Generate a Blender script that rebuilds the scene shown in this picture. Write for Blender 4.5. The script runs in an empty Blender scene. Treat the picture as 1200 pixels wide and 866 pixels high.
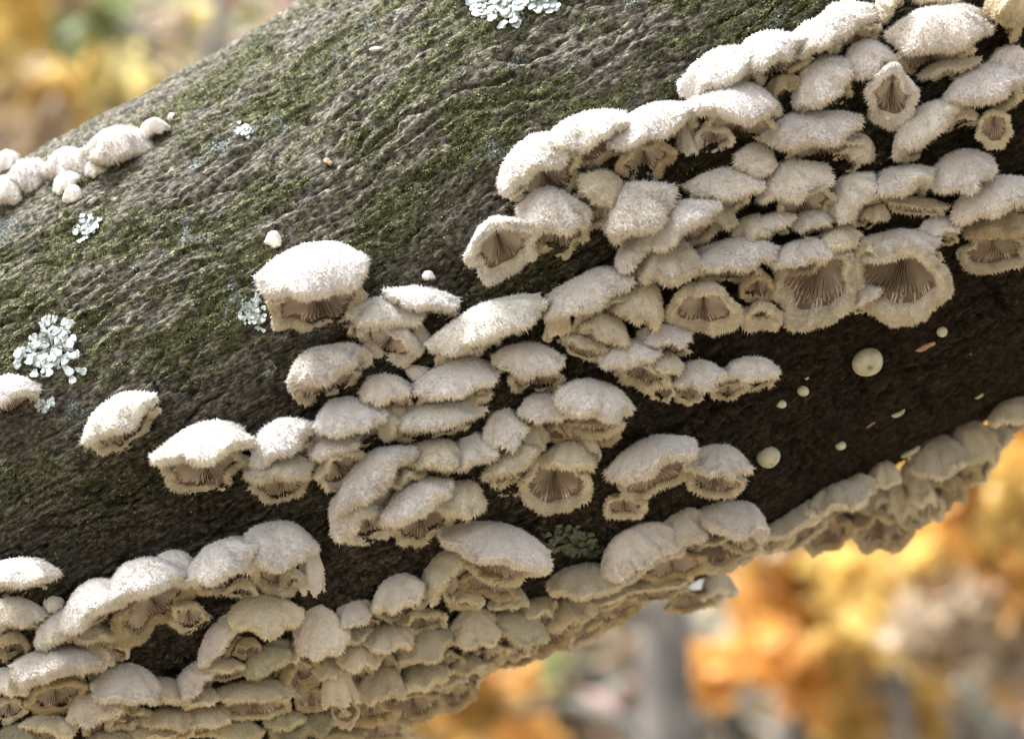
import bpy, math
import numpy as np
from mathutils import Vector, Matrix
R_ = math.radians
scene = bpy.context.scene
COL = scene.collection

# ---------------------------------------------------------------- camera
PITCH = R_(12.0)
CAM = Vector((0.0, 0.0, 1.45))
FPX, CX, CY = 2890.0, 600.0, 433.0          # focal length and centre in pixels of the photograph
cam_data = bpy.data.cameras.new("camera")
cam = bpy.data.objects.new("camera", cam_data)
COL.objects.link(cam)
cam.location = CAM
cam.rotation_euler = (R_(90) + PITCH, 0, 0)
cam_data.sensor_fit = 'HORIZONTAL'
cam_data.sensor_width = 36.0
cam_data.lens = FPX / 1200.0 * 36.0
cam_data.clip_start = 0.01
cam_data.clip_end = 2000
cam_data.dof.use_dof = True
cam_data.dof.focus_distance = 0.520
cam_data.dof.aperture_fstop = 14.5
scene.camera = cam

# ---------------------------------------------------------------- sky, sun, exposure
SUN_EL, SUN_AZ = R_(62), R_(272)            # azimuth measured clockwise from +Y: over the left shoulder
world = bpy.data.worlds.new("World"); scene.world = world; world.use_nodes = True
nt = world.node_tree; nt.nodes.clear()
sky = nt.nodes.new('ShaderNodeTexSky'); sky.sky_type = 'NISHITA'; sky.sun_disc = False
sky.sun_elevation = SUN_EL; sky.sun_rotation = SUN_AZ
sky.air_density = 1.0; sky.dust_density = 6.0; sky.ozone_density = 1.0
hs = nt.nodes.new('ShaderNodeHueSaturation'); hs.inputs['Saturation'].default_value = 0.4
bg = nt.nodes.new('ShaderNodeBackground'); bg.inputs['Strength'].default_value = 0.15
wo = nt.nodes.new('ShaderNodeOutputWorld')
nt.links.new(sky.outputs[0], hs.inputs['Color']); nt.links.new(hs.outputs[0], bg.inputs['Color'])
nt.links.new(bg.outputs[0], wo.inputs['Surface'])
sd_ = bpy.data.lights.new("sun", 'SUN'); sd_.energy = 4.2; sd_.angle = R_(30); sd_.color = (1.0, 0.998, 0.995)
sun = bpy.data.objects.new("sun", sd_); COL.objects.link(sun)
sdir = Vector((math.sin(SUN_AZ) * math.cos(SUN_EL), math.cos(SUN_AZ) * math.cos(SUN_EL), math.sin(SUN_EL)))
sun.rotation_euler = sdir.to_track_quat('Z', 'Y').to_euler(); sun.location = (0, 0, 6)
scene.view_settings.view_transform = 'Standard'; scene.view_settings.look = 'None'
scene.view_settings.exposure = 1.82; scene.view_settings.gamma = 1.0
scene.view_settings.use_curve_mapping = False
scene.cycles.max_bounces = 6; scene.cycles.diffuse_bounces = 4; scene.cycles.transparent_max_bounces = 8

# ---------------------------------------------------------------- helpers
CR = np.array([1.0, 0, 0])
CF = np.array([0, math.cos(PITCH), math.sin(PITCH)])
CU = np.array([0, -math.sin(PITCH), math.cos(PITCH)])
CAMP = np.array(CAM)
def ray(px, py):
    d = CF + CR * ((px - CX) / FPX) + CU * ((CY - py) / FPX)
    return d
def at(px, py, depth):
    return CAMP + ray(px, py) * depth

def mesh_from(name, V, Fq, smooth=True, mats=(), midx=None):
    me = bpy.data.meshes.new(name)
    V = np.asarray(V, dtype=np.float32); Fq = np.asarray(Fq, dtype=np.int32)
    n = Fq.shape[1]
    me.vertices.add(len(V)); me.vertices.foreach_set("co", V.ravel())
    me.loops.add(Fq.size); me.loops.foreach_set("vertex_index", Fq.ravel())
    me.polygons.add(len(Fq))
    me.polygons.foreach_set("loop_start", np.arange(0, Fq.size, n, dtype=np.int32))
    me.polygons.foreach_set("loop_total", np.full(len(Fq), n, dtype=np.int32))
    for m in mats: me.materials.append(m)
    if midx is not None: me.polygons.foreach_set("material_index", np.asarray(midx, dtype=np.int32))
    me.polygons.foreach_set("use_smooth", np.full(len(Fq), smooth, dtype=bool))
    me.update(calc_edges=True); me.validate()
    return me
def link(name, me, parent=None, color=None, **props):
    o = bpy.data.objects.new(name, me); COL.objects.link(o)
    if parent is not None: o.parent = parent
    if color is not None: o.color = color
    for k, v in props.items(): o[k] = v
    return o
def empty(name, loc, **props):
    o = bpy.data.objects.new(name, None); COL.objects.link(o); o.location = loc
    o.empty_display_size = 0.005
    for k, v in props.items(): o[k] = v
    return o

def _hash(ix, iy, seed):
    h = (ix.astype(np.int64) * 374761393 + iy.astype(np.int64) * 668265263 + seed * 974634777) & 0xffffffff
    h = ((h ^ (h >> 13)) * 1274126177) & 0xffffffff
    h = h ^ (h >> 16)
    return (h & 0xffff) / 65535.0
def pn(x, y, seed=0):                       # gradient noise, about -1..1
    x = np.asarray(x, float); y = np.asarray(y, float)
    ix = np.floor(x).astype(np.int64); iy = np.floor(y).astype(np.int64)
    fx = x - ix; fy = y - iy
    u = fx * fx * fx * (fx * (fx * 6 - 15) + 10); v = fy * fy * fy * (fy * (fy * 6 - 15) + 10)
    def g(dx, dy):
        a = _hash(ix + dx, iy + dy, seed) * 2 * math.pi
        return np.cos(a) * (fx - dx) + np.sin(a) * (fy - dy)
    return ((g(0, 0) * (1 - u) + g(1, 0) * u) * (1 - v) + (g(0, 1) * (1 - u) + g(1, 1) * u) * v) * 1.5
def sstep(a, b, x):
    t = np.clip((x - a) / (b - a), 0, 1); return t * t * (3 - 2 * t)

# ---------------------------------------------------------------- materials
def newmat(name):
    m = bpy.data.materials.new(name); m.use_nodes = True
    t = m.node_tree; b = t.nodes['Principled BSDF']
    return m, t, b
def N(t, typ, **kw):
    n = t.nodes.new(typ)
    for k, v in kw.items():
        if k in n.inputs: n.inputs[k].default_value = v
        else: setattr(n, k, v)
    return n
def mix(t, fac, a, b, mode='MIX'):
    n = t.nodes.new('ShaderNodeMix'); n.data_type = 'RGBA'; n.blend_type = mode
    for s, v in ((0, fac), (6, a), (7, b)):
        if hasattr(v, 'links'): t.links.new(v, n.inputs[s])
        else: n.inputs[s].default_value = v if s == 0 else (*v, 1.0)
    return n.outputs[2]
def ramp(t, src, stops):
    n = t.nodes.new('ShaderNodeValToRGB'); t.links.new(src, n.inputs[0])
    e = n.color_ramp.elements
    while len(e) < len(stops): e.new(0.5)
    for i, (p, c) in enumerate(stops):
        e[i].position = p; e[i].color = (*c, 1) if len(c) == 3 else c
    return n.outputs[0]
def objco(t, scale, warp=None):
    g = t.nodes.new('ShaderNodeNewGeometry')
    m = N(t, 'ShaderNodeMapping'); m.inputs['Scale'].default_value = scale
    t.links.new(g.outputs['Position'], m.inputs['Vector'])
    return m.outputs[0]
def noise(t, vec, scale, detail=4, rough=0.55):
    n = N(t, 'ShaderNodeTexNoise', Scale=scale, Detail=detail, Roughness=rough)
    t.links.new(vec, n.inputs['Vector']); return n.outputs['Fac']
def bump(t, b, src, dist, strength=1.0):
    n = N(t, 'ShaderNodeBump', Strength=strength, Distance=dist)
    t.links.new(src, n.inputs['Height']); t.links.new(n.outputs[0], b.inputs['Normal'])
def attr(t, name):
    n = N(t, 'ShaderNodeAttribute'); n.attribute_name = name; return n.outputs['Fac']

# bark
M_BARK, t, b = newmat("bark")
v = attr_uv = N(t, 'ShaderNodeUVMap').outputs[0]
mp = N(t, 'ShaderNodeMapping'); mp.inputs['Scale'].default_value = (1, 3.2, 1); t.links.new(v, mp.inputs['Vector'])
mp2 = N(t, 'ShaderNodeMapping'); mp2.inputs['Scale'].default_value = (0.72, 1.45, 1); t.links.new(v, mp2.inputs['Vector'])
n4 = noise(t, mp2.outputs[0], 0.95, 4, 0.72)
n1 = noise(t, mp.outputs[0], 0.09, 8, 0.65)
mp3 = N(t, 'ShaderNodeMapping'); mp3.inputs['Scale'].default_value = (0.5, 1.3, 1); t.links.new(v, mp3.inputs['Vector'])
n2 = noise(t, mp3.outputs[0], 0.55, 6, 0.7)
n3 = noise(t, v, 1.9, 3, 0.6)
base = ramp(t, n1, [(0.30, (0.075, 0.068, 0.055)), (0.50, (0.20, 0.182, 0.152)), (0.70, (0.36, 0.335, 0.295))])
base = mix(t, 0.55, base, ramp(t, n2, [(0.34, (0.035, 0.032, 0.026)), (0.52, (0.19, 0.172, 0.142)), (0.70, (0.52, 0.49, 0.44))]), 'MIX')
brown = mix(t, attr(t, 'brown'), base, mix(t, 1.0, base, (0.17, 0.128, 0.092), 'MULTIPLY'))  # lower bark: browner of its own, darkened further as painted shade
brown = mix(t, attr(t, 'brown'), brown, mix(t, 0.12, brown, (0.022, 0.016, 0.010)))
mossc = ramp(t, n2, [(0.34, (0.026, 0.032, 0.010)), (0.52, (0.110, 0.120, 0.042)), (0.68, (0.30, 0.31, 0.15))])
c = mix(t, attr(t, 'moss'), brown, mossc)
spk = ramp(t, n3, [(0.60, (0, 0, 0)), (0.72, (1, 1, 1))])
c = mix(t, 0.35, c, spk, 'SOFT_LIGHT')
c = mix(t, 1.0, c, ramp(t, n4, [(0.38, (0.20, 0.20, 0.18)), (0.50, (0.76, 0.765, 0.74)), (0.62, (1.65, 1.63, 1.54))]), 'MULTIPLY')
grn = mix(t, attr(t, 'crust'), c, ramp(t, n3, [(0.42, (0.02, 0.024, 0.022)), (0.62, (0.26, 0.29, 0.27))]))
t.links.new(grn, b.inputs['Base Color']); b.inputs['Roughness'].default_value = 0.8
b.inputs['Specular IOR Level'].default_value = 0.12
mb0 = N(t, 'ShaderNodeMath', operation='ADD'); t.links.new(n2, mb0.inputs[0]); t.links.new(n4, mb0.inputs[1])
mb = N(t, 'ShaderNodeMath', operation='ADD'); t.links.new(mb0.outputs[0], mb.inputs[0])
mb2 = N(t, 'ShaderNodeMath', operation='MULTIPLY'); t.links.new(n3, mb2.inputs[0]); mb2.inputs[1].default_value = 0.4
t.links.new(mb2.outputs[0], mb.inputs[1])
bump(t, b, mb.outputs[0], 0.0014, 1.0)

def fuzz_mat(name, mul=(1, 1, 1)):
    m, t, b = newmat(name)
    oi = N(t, 'ShaderNodeObjectInfo')
    co = objco(t, (1, 1, 1))
    n = noise(t, co, 170, 7, 0.68)
    c = mix(t, 1.0, oi.outputs['Color'], ramp(t, n, [(0.28, (0.76, 0.73, 0.68)), (0.5, (0.95, 0.945, 0.93)), (0.7, (1, 1, 1))]), 'MULTIPLY')
    c = mix(t, 1.0, c, mul, 'MULTIPLY')
    t.links.new(c, b.inputs['Base Color']); b.inputs['Roughness'].default_value = 0.9
    b.inputs['Specular IOR Level'].default_value = 0.15
    tr = N(t, 'ShaderNodeBsdfTranslucent'); t.links.new(c, tr.inputs['Color'])
    ms = N(t, 'ShaderNodeMixShader'); ms.inputs[0].default_value = 0.22
    t.links.new(b.outputs[0], ms.inputs[1]); t.links.new(tr.outputs[0], ms.inputs[2])
    t.links.new(ms.outputs[0], t.nodes['Material Output'].inputs['Surface'])
    bump(t, b, noise(t, co, 1500, 3, 0.6), 0.0004, 0.7)
    return m
M_FUZZ = fuzz_mat("felted_hairs")
M_FUZZ2 = fuzz_mat("margin_hairs", (1.0, 0.975, 0.91))
M_CAP = fuzz_mat("felted_cap", (0.80, 0.765, 0.72))
# inner flesh, cream
M_FLESH, t, b = newmat("cream_flesh")
oi = N(t, 'ShaderNodeObjectInfo'); co = objco(t, (1, 1, 1))
c = mix(t, 0.55, oi.outputs['Color'], (0.74, 0.62, 0.42), 'MULTIPLY')
c = mix(t, 1.0, c, ramp(t, noise(t, co, 400, 4), [(0.3, (0.75, 0.72, 0.66)), (0.7, (1, 1, 1))]), 'MULTIPLY')
t.links.new(c, b.inputs['Base Color']); b.inputs['Roughness'].default_value = 0.75
bump(t, b, noise(t, co, 1200, 3), 0.0003, 0.6)
# gills
M_GILL, t, b = newmat("gill_brown"); co = objco(t, (1, 1, 1))
c = ramp(t, noise(t, co, 300, 4), [(0.3, (0.40, 0.335, 0.27)), (0.7, (0.58, 0.50, 0.42))])
t.links.new(c, b.inputs['Base Color']); b.inputs['Roughness'].default_value = 0.7
M_GILLD = None
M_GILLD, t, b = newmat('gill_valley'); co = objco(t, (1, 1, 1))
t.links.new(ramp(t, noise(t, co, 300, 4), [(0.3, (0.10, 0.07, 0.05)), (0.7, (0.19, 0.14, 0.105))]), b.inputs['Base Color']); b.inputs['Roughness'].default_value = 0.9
# smooth button
M_BUTTON, t, b = newmat("smooth_cream"); co = objco(t, (1, 1, 1))
c = ramp(t, noise(t, co, 350, 5), [(0.3, (0.24, 0.23, 0.15)), (0.7, (0.40, 0.38, 0.27))])
t.links.new(c, b.inputs['Base Color']); b.inputs['Roughness'].default_value = 0.55
bump(t, b, noise(t, co, 1500, 3), 0.0002, 0.5)
# foliose lichen
def lichen_mat(name, lo, hi):
    m, t, b = newmat(name); co = objco(t, (1, 1, 1))
    c = ramp(t, noise(t, co, 420, 5), [(0.3, lo), (0.62, hi)])
    t.links.new(c, b.inputs['Base Color']); b.inputs['Roughness'].default_value = 0.85
    bump(t, b, noise(t, co, 1300, 4), 0.0004, 0.8); return m
M_LICH = lichen_mat("lichen_grey_blue", (0.20, 0.23, 0.225), (0.44, 0.50, 0.49))
M_LICHD = lichen_mat("lichen_dull_green", (0.045, 0.052, 0.036), (0.10, 0.11, 0.075))
def plain(name, lo, hi, sc=200, rough=0.8):
    m, t, b = newmat(name); co = objco(t, (1, 1, 1))
    t.links.new(ramp(t, noise(t, co, sc, 4), [(0.3, lo), (0.7, hi)]), b.inputs['Base Color'])
    b.inputs['Roughness'].default_value = rough; return m
M_MOSS = plain("moss", (0.045, 0.052, 0.018), (0.19, 0.195, 0.09), 700)
M_CRUST = plain("crust_lichen", (0.07, 0.08, 0.075), (0.34, 0.37, 0.34), 700)
M_CHIP = plain("bark_chip", (0.13, 0.075, 0.04), (0.36, 0.22, 0.13), 500)

# ---------------------------------------------------------------- the log
PHI = R_(28.3)
NPX = np.array([math.sin(PHI), math.cos(PHI)])       # pixel normal of the log, pointing down
DA = 0.60
RAD = 0.0805
_k = 573.0 - (CX * NPX[0] + CY * NPX[1])
A0 = at(CX + _k * NPX[0], CY + _k * NPX[1], DA)
AX = CR * math.cos(PHI) + CU * math.sin(PHI)
B1 = -CF                                             # towards the camera
B2 = np.cross(AX, B1); B2 = B2 / np.linalg.norm(B2)
if np.dot(B2, CU) < 0: B2 = -B2                      # up
def radius(s):
    return RAD * (1.012 + 0.040 * sstep(0.01, 0.11, s)) + 0.0014 * np.sin(s * 31 + 1.0) + 0.001 * np.sin(s * 67)
def log_coords(P):
    d = P - A0
    s = d @ AX; x = d @ B1; y = d @ B2
    return s, np.arctan2(y, x), np.hypot(x, y)
def sdist(P):
    s, th, r = log_coords(P)
    return r - radius(s)
MM = 1000.0
def bark_disp(s, th):                                # metres; s metres along, th angle
    X = s * MM; Y = th * RAD * MM
    w1 = pn(X / 40, Y / 18, 3) * 4 + pn(X / 11, Y / 6, 4) * 1.1 + pn(X / 4, Y / 3, 14) * 0.45
    w2 = pn(X / 30, Y / 30, 5) * 8
    Yw = Y + w1; Xw = X + w2
    low = pn(X / 60, Y / 35, 1) * 1.3 + pn(X / 22, Yw / 11, 2) * 0.8
    r1 = 1 - np.abs(pn(Xw / 30, Yw / 4.2, 6)); r2 = 1 - np.abs(pn(Xw / 15.0, Yw / 2.3, 7)); r3 = 1 - np.abs(pn(Xw / 7.5, Yw / 1.3, 8))
    m1 = sstep(-0.1, 0.5, pn(X / 24, Y / 14, 12)); m2 = sstep(-0.35, 0.35, pn(X / 15, Y / 10, 13))
    crack = m1 * 1.3 * np.clip(r1 - 0.90, 0, 1) / 0.10 + m2 * 0.8 * np.clip(r2 - 0.86, 0, 1) / 0.14 + 0.30 * np.clip(r3 - 0.78, 0, 1) / 0.22
    fine = pn(Xw / 5.5, Yw / 1.6, 9) * 0.16 + pn(Xw / 2.0, Yw / 0.9, 10) * 0.12 + pn(X / 0.9, Y / 0.7, 11) * 0.10
    flake = sstep(-0.03, 0.05, pn(Xw / 13, Yw / 3.0, 15)) * 0.50 + sstep(-0.04, 0.05, pn(Xw / 5.5, Yw / 1.7, 16)) * 0.30 + sstep(-0.05, 0.05, pn(Xw / 2.6, Yw / 1.1, 17)) * 0.16
    return (flake * 0.8 + low * 0.6 - crack * (1.35 + 2.0 * sstep(0.25, -0.2, th)) + fine * 1.6 + low * 0.6 * sstep(0.25, -0.2, th)) * 1e-3
def log_point(s, th, h=0.0, disp=True):
    r = radius(s) + h
    if disp: r = r + bark_disp(s, th)
    r = np.asarray(r)[..., None]
    return A0 + np.asarray(s)[..., None] * AX + r * (np.cos(th)[..., None] * B1 + np.sin(th)[..., None] * B2)
def hit(px, py):
    """s, theta on the log under pixel (px,py), or None"""
    d = ray(px, py); d = d / np.linalg.norm(d); o = CAMP - A0
    dx, dy, ox, oy = d @ B1, d @ B2, o @ B1, o @ B2
    a = dx * dx + dy * dy; bb = ox * dx + oy * dy; cc = ox * ox + oy * oy - RAD * RAD
    D = bb * bb - a * cc
    if D < 0: return None
    tt = (-bb - math.sqrt(D)) / a
    P = CAMP + d * tt
    s, th, r = log_coords(P)
    return float(s), float(th), tt
def moss_mask(s, th):
    X = s * MM; Y = th * RAD * MM
    band = sstep(0.02, 0.40, th) * (1 - 0.75 * sstep(1.0, 1.35, th)) + 0.35 * sstep(-0.5, 0.1, th) * (1 - sstep(0.02, 0.4, th))
    n = pn(X / 34, Y / 15, 21) * 0.9 + pn(X / 11, Y / 4.5, 22) * 0.65 + pn(X / 3, Y / 1.6, 23) * 0.5
    return np.clip(sstep(-0.35, 0.95, n + 0.20) * band, 0, 0.78)
def crust_mask(s, th):
    X = s * MM; Y = th * RAD * MM
    n = pn(X / 13, Y / 9, 31) + pn(X / 3.5, Y / 3, 32) * 0.4
    return sstep(0.52, 0.75, n) * sstep(-0.1, 0.3, th) * 0.85
fs = np.arange(-0.150, 0.1501, 0.00045)
ext = np.array([0.003, 0.008, 0.015, 0.03, 0.05, 0.08, 0.12, 0.17, 0.24, 0.33, 0.45])
S_ = np.concatenate([(-0.150 - ext)[::-1], fs, 0.150 + ext])
ft = np.arange(R_(-100), R_(100), 0.00047 / RAD)
bt = np.linspace(ft[-1], ft[0] + 2 * math.pi, 50)[1:-1]
T_ = np.concatenate([ft, bt])
SS, TT = np.meshgrid(S_, T_, indexing='ij')
TTw = np.where(TT > math.pi, TT - 2 * math.pi, TT)
P = log_point(SS, TTw)
ns, ntt = SS.shape
idx = np.arange(ns * ntt).reshape(ns, ntt)
a_ = idx[:-1, :]; b_ = idx[1:, :]
Q = np.stack([a_, np.roll(a_, -1, 1), np.roll(b_, -1, 1), b_], -1).reshape(-1, 4)
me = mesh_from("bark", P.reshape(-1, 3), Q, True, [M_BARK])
# orientation check
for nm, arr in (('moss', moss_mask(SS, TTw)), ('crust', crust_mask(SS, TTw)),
                ('brown', sstep(0.42, -0.10, TTw + 0.25 * pn(SS * MM / 40, TTw * 3, 41) ) * (0.72 + 0.28 * sstep(-0.03, 0.06, SS)))):  # mask for the brown bark and its painted shade, lower side
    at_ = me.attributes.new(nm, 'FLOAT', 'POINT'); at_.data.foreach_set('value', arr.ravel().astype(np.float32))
uv = me.uv_layers.new(name="UVMap")
lv = np.empty(len(me.loops), dtype=np.int32); me.loops.foreach_get('vertex_index', lv)
uvs = np.stack([SS.ravel() * MM, TTw.ravel() * RAD * MM], -1)[lv]
uv.data.foreach_set('uv', uvs.astype(np.float32).ravel())
LOG = empty("fallen_trunk", A0.tolist(), label="thick slanting tree trunk with mossy wrinkled bark, covered in fungus brackets", category="tree trunk")
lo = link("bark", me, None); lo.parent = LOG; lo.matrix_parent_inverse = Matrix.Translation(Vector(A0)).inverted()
for sgn in (-1, 1):                                   # cut ends, outside the frame
    ring = P[0 if sgn < 0 else -1]
    cen = ring.mean(0)
    V = np.vstack([ring, cen[None]]); n = len(ring); i = np.arange(n)
    F3 = np.stack([i, (i + 1) % n, np.full(n, n)], -1)
    e = link("cut_end", mesh_from("cut_end", V, F3, False, [M_CHIP])); e.parent = LOG
    e.matrix_parent_inverse = Matrix.Translation(Vector(A0)).inverted()

# ---------------------------------------------------------------- bracket fungi
GROUP = "fuzzy fungus brackets growing on the trunk"
TINT = {'w': (0.95, 0.935, 0.93), 'p': (0.89, 0.855, 0.835), 'y': (0.85, 0.79, 0.67), 'g': (0.73, 0.705, 0.56),
        'b': (0.66, 0.57, 0.42), 'k': (0.48, 0.45, 0.34)}
def bracket(i, spec):
    """one fungus: a shelf or a cup; hoods with a mouth are a woolly shelf folded over a gilled cup"""
    x, y, w, h, roll, beta, tint, label = spec[:8]
    o = dict(spec[8]) if len(spec) > 8 else {}
    if -28 <= beta <= -8 and w >= 50:
        op = {k_: v_ for k_, v_ in o.items() if k_ not in ('hh',)}
        a = R_(roll); f = min(0.42, 0.24 + 0.008 * -beta); up = h * (f - 0.06)
        lowo = dict(op); lowo['dz'] = o.get('dz', 0) - 0.02 * h; lowo['n'] = 0.5; lowo['lr'] = 0.09
        root = body(i, (x + math.sin(a) * up * 0.55, y + math.cos(a) * up * 0.55, w * 0.90, h * 0.74, roll, -44, 'y' if tint != 'b' else 'b', label, lowo), None, 'lower_lip')
        upo = dict(op); upo['dz'] = o.get('dz', 0) + 0.10 * h; upo['base'] = o.get('base')
        body(i + 400, (x - math.sin(a) * up * 0.62, y - math.cos(a) * up * 0.62, w, h * (1 - f * 0.9), roll, 16, tint, label, upo), root, 'cap')
        return root
    if o.get('l', 0) >= 4 and 'n' not in o: o['n'] = 1.4
    if 2 <= beta <= 36 and w >= 42 and (i * 7) % 10 < 8 and not (y < 250 and x < 250) and tint != 'k':
        a = R_(roll); lowo = dict(o); lowo['dz'] = o.get('dz', 0) - 0.10 * h; lowo['n'] = 0.5; lowo['lr'] = 0.085; lowo.pop('hh', None)
        sx = w * 0.10 * (1 if i % 2 else -1)
        root = body(i + 800, (x + math.sin(a) * h * 0.30 + sx, y + math.cos(a) * h * 0.30, w * 0.80, h * 0.62, roll, -33, 'y', label, lowo), None, 'lower_lip')
        body(i, (x - math.sin(a) * h * 0.12, y - math.cos(a) * h * 0.12, w, h * 0.76, roll, beta, tint, label, o), root, 'cap')
        return root
    return body(i, spec, None, 'cap')
def body(i, spec, parent, partname):
    x, y, w, h, roll, beta, tint, label = spec[:8]
    o = spec[8] if len(spec) > 8 else {}
    rng = np.random.RandomState(1000 + i)
    mouth = beta < 0
    d = o.get('d', rng.uniform(0.62, 0.82) if not mouth else rng.uniform(0.60, 0.8))
    hh = o.get('hh', rng.uniform(0.40, 0.5) if -30 < beta < 10 else rng.uniform(0.30, 0.42) if beta > 0 else rng.uniform(0.28, 0.4))
    lr = o.get('lr', rng.uniform(0.095, 0.13) if not mouth else rng.uniform(0.10, 0.14))
    th = o.get('th', 0.18)
    ecc = o.get('e', 0.50 * d if mouth else -0.45 * d)
    nl = o.get('l', rng.randint(2, 5) if w > 45 else rng.randint(1, 3))
    na = int(np.clip(w * 0.95, 24, 110))
    no, nlip, ni = 13, 9, 7
    # profile (rho, z): dorsal, rolled margin, hymenium
    t = np.linspace(0, 1, no)
    q = o.get('q', 0.85)
    rr0 = np.sin(t * math.pi / 2 * 0.93) / math.sin(math.pi / 2 * 0.93)
    pw = o.get('pw', rng.uniform(2.3, 3.1) if not mouth else 2.8)
    pr = [rr0]; pz = [hh * (1 - rr0 ** pw)]
    la = np.linspace(0, R_(215), nlip + 1)[1:]
    pr.append(1 - lr + lr * np.cos(la)); pz.append(-lr * np.sin(la))
    re, ze = pr[1][-1], pz[1][-1]
    s = np.linspace(0, 1, ni + 1)[1:]
    zin = lambda s_: ze + (hh - th - ze) * np.sin(s_ * math.pi / 2) ** 0.8
    pr.append(re * (1 - s)); pz.append(zin(s))
    RHO = np.concatenate(pr); Z = np.concatenate(pz)
    # outline: lobes and notches
    lobe_a = (np.arange(nl) + rng.uniform(0.2, 0.8, nl)) / nl * 2 * math.pi
    lobe_w = rng.uniform(0.10, 0.26, nl); lobe_d = rng.uniform(0.04, 0.22, nl) * o.get('n', 1.0 if mouth else 0.6)
    wav = [(k, rng.uniform(0, 6.28), rng.uniform(0.02, 0.075) * o.get('wv', 1.0)) for k in (2, 3, 5, 7)]
    zw = [(k, rng.uniform(0, 6.28), rng.uniform(0.02, 0.055) * o.get('wv', 1.0)) for k in (3, 4, 5, 7)]
    ks = max(3, int(w / 17.0)); kc = max(7, int(w / 5.0)); kp = rng.uniform(0, 6.28)
    wp = rng.normal(0, 1.2, (3, 3)); wph = rng.uniform(0, 6.28, 3)
    ph = rng.uniform(0, 6.28)
    def fmap(a, rho, z):
        nt_ = np.zeros_like(a)
        for la_, lw_, ld_ in zip(lobe_a, lobe_w, lobe_d):
            dd = np.angle(np.exp(1j * (a - la_)))
            nt_ = nt_ + ld_ * np.exp(-(dd / lw_) ** 2)
        R = 1 - nt_ * 0.8
        for k, p_, am in wav: R = R + am * np.sin(k * a + p_)
        R = R - 0.032 * np.clip((rho - 0.4) / 0.6, 0, 1) * (1 - np.abs(np.sin(ks * a + kp + 0.5 * np.sin(2 * a + ph)))) ** 2
        edge = np.clip((rho - 0.55) / 0.45, 0, 1)
        R = R + 0.014 * edge * np.sin(kc * a + kp + 1.3 * np.sin(3 * a)) + 0.010 * edge * np.sin(kc * 1.73 * a + ph)
        xx = rho * R * np.cos(a); yy = rho * R * np.sin(a) * d + ecc * (1 - rho)
        zz = z - nt_ * 0.32 * rho ** 2 * (1 - 0.3 * rho)
        for k, p_, am in zw: zz = zz + am * rho ** 2.5 * np.sin(k * a + p_)
        zz = zz + 0.010 * rho * np.sin(kc * 0.55 * a + kp)
        q_ = np.stack([xx, yy, zz], -1)
        q_ = q_ + 0.045 * np.sin(q_ @ wp.T * 1.5 + wph)
        return q_
    ang = np.arange(na) / na * 2 * math.pi
    A_, J_ = np.meshgrid(ang, np.arange(len(RHO)), indexing='ij')
    L = fmap(A_, RHO[J_], Z[J_])                                # na x np x 3
    # local -> (a right, b down, c towards the viewer)
    br, cb, sb = R_(roll), math.cos(R_(beta)), math.sin(R_(beta))
    def view(q_):
        X_, F_, U_ = q_[..., 0], q_[..., 1], q_[..., 2]
        return np.stack([X_, F_ * sb - U_ * cb, F_ * cb + U_ * sb], -1)
    VV = view(L)
    flat = VV.reshape(-1, 3)
    lo_, hi_ = flat.min(0), flat.max(0)
    sc = np.array([w / (hi_[0] - lo_[0]), h / (hi_[1] - lo_[1]), 0]); sc[2] = min(sc[1], sc[0] * 1.25) * o.get('cz', 1.0)
    mid = (lo_ + hi_) / 2; mid[2] = 0
    rd = ray(x, y); rn = rd / np.linalg.norm(rd); toV = -rn
    rt = CR - rn * (CR @ rn); rt = rt / np.linalg.norm(rt); up = np.cross(rt, rn); 
    if up @ CU < 0: up = -up
    Xd = rt * math.cos(br) + up * math.sin(br); Dd = rt * math.sin(br) - up * math.cos(br)
    ht = hit(x, y)
    depth0 = ht[2] if ht else float(np.linalg.norm(rd)) * DA
    basis = np.stack([Xd, Dd, toV])
    px = depth0 / np.linalg.norm(rd) / FPX
    def world_(q_): return ((view(q_) - mid) * sc * px) @ basis
    W0 = world_(L)
    c0 = CAMP + rn * depth0
    pc = o.get('pc', 3 if mouth else 12)
    lo_t, hi_t = -0.03, 0.05
    maxback = 0.0 if ht is None else -0.03
    best = None
    for off in np.linspace(0.04, maxback, 71):
        if np.percentile(sdist((W0 + c0 + toV * off).reshape(-1, 3)[::3]), pc) < 0:
            best = off; break
    if best is None: best = maxback
    best += o.get('dz', 0) * px
    C = c0 + toV * best
    W = W0 + C
    # nearest point of the log under it = the base of the thing
    s_, th_, r_ = log_coords(C); base = log_point(np.array(s_), np.array(th_), 0, False)
    props = dict(label=label, category="mushroom", group=GROUP)
    if parent is None: root = empty("bracket_mushroom", base.tolist(), **props)
    else: root = parent; base = np.array(root.location)
    tc = TINT[tint]; yk = min(1.0, max(0.0, (y - 600) / 140.0)); tc = (tc[0], tc[1] * (1 - 0.02 * yk), tc[2] * (1 - 0.07 * yk)); jit = rng.uniform(0.84, 1.03) if tint in 'yg' else rng.uniform(0.92, 1.04)  # lower caps yellower: partly own colour, partly warm bounce light painted in
    col = (tc[0] * jit, tc[1] * jit, tc[2] * jit * rng.uniform(0.96, 1.02), 1)
    npf = len(RHO)
    id_ = np.arange(na * npf).reshape(na, npf)
    jn = np.roll(id_, -1, 0)
    Q = np.stack([id_[:, :-1], id_[:, 1:], jn[:, 1:], jn[:, :-1]], -1)     # na x npf-1 x 4
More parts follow.
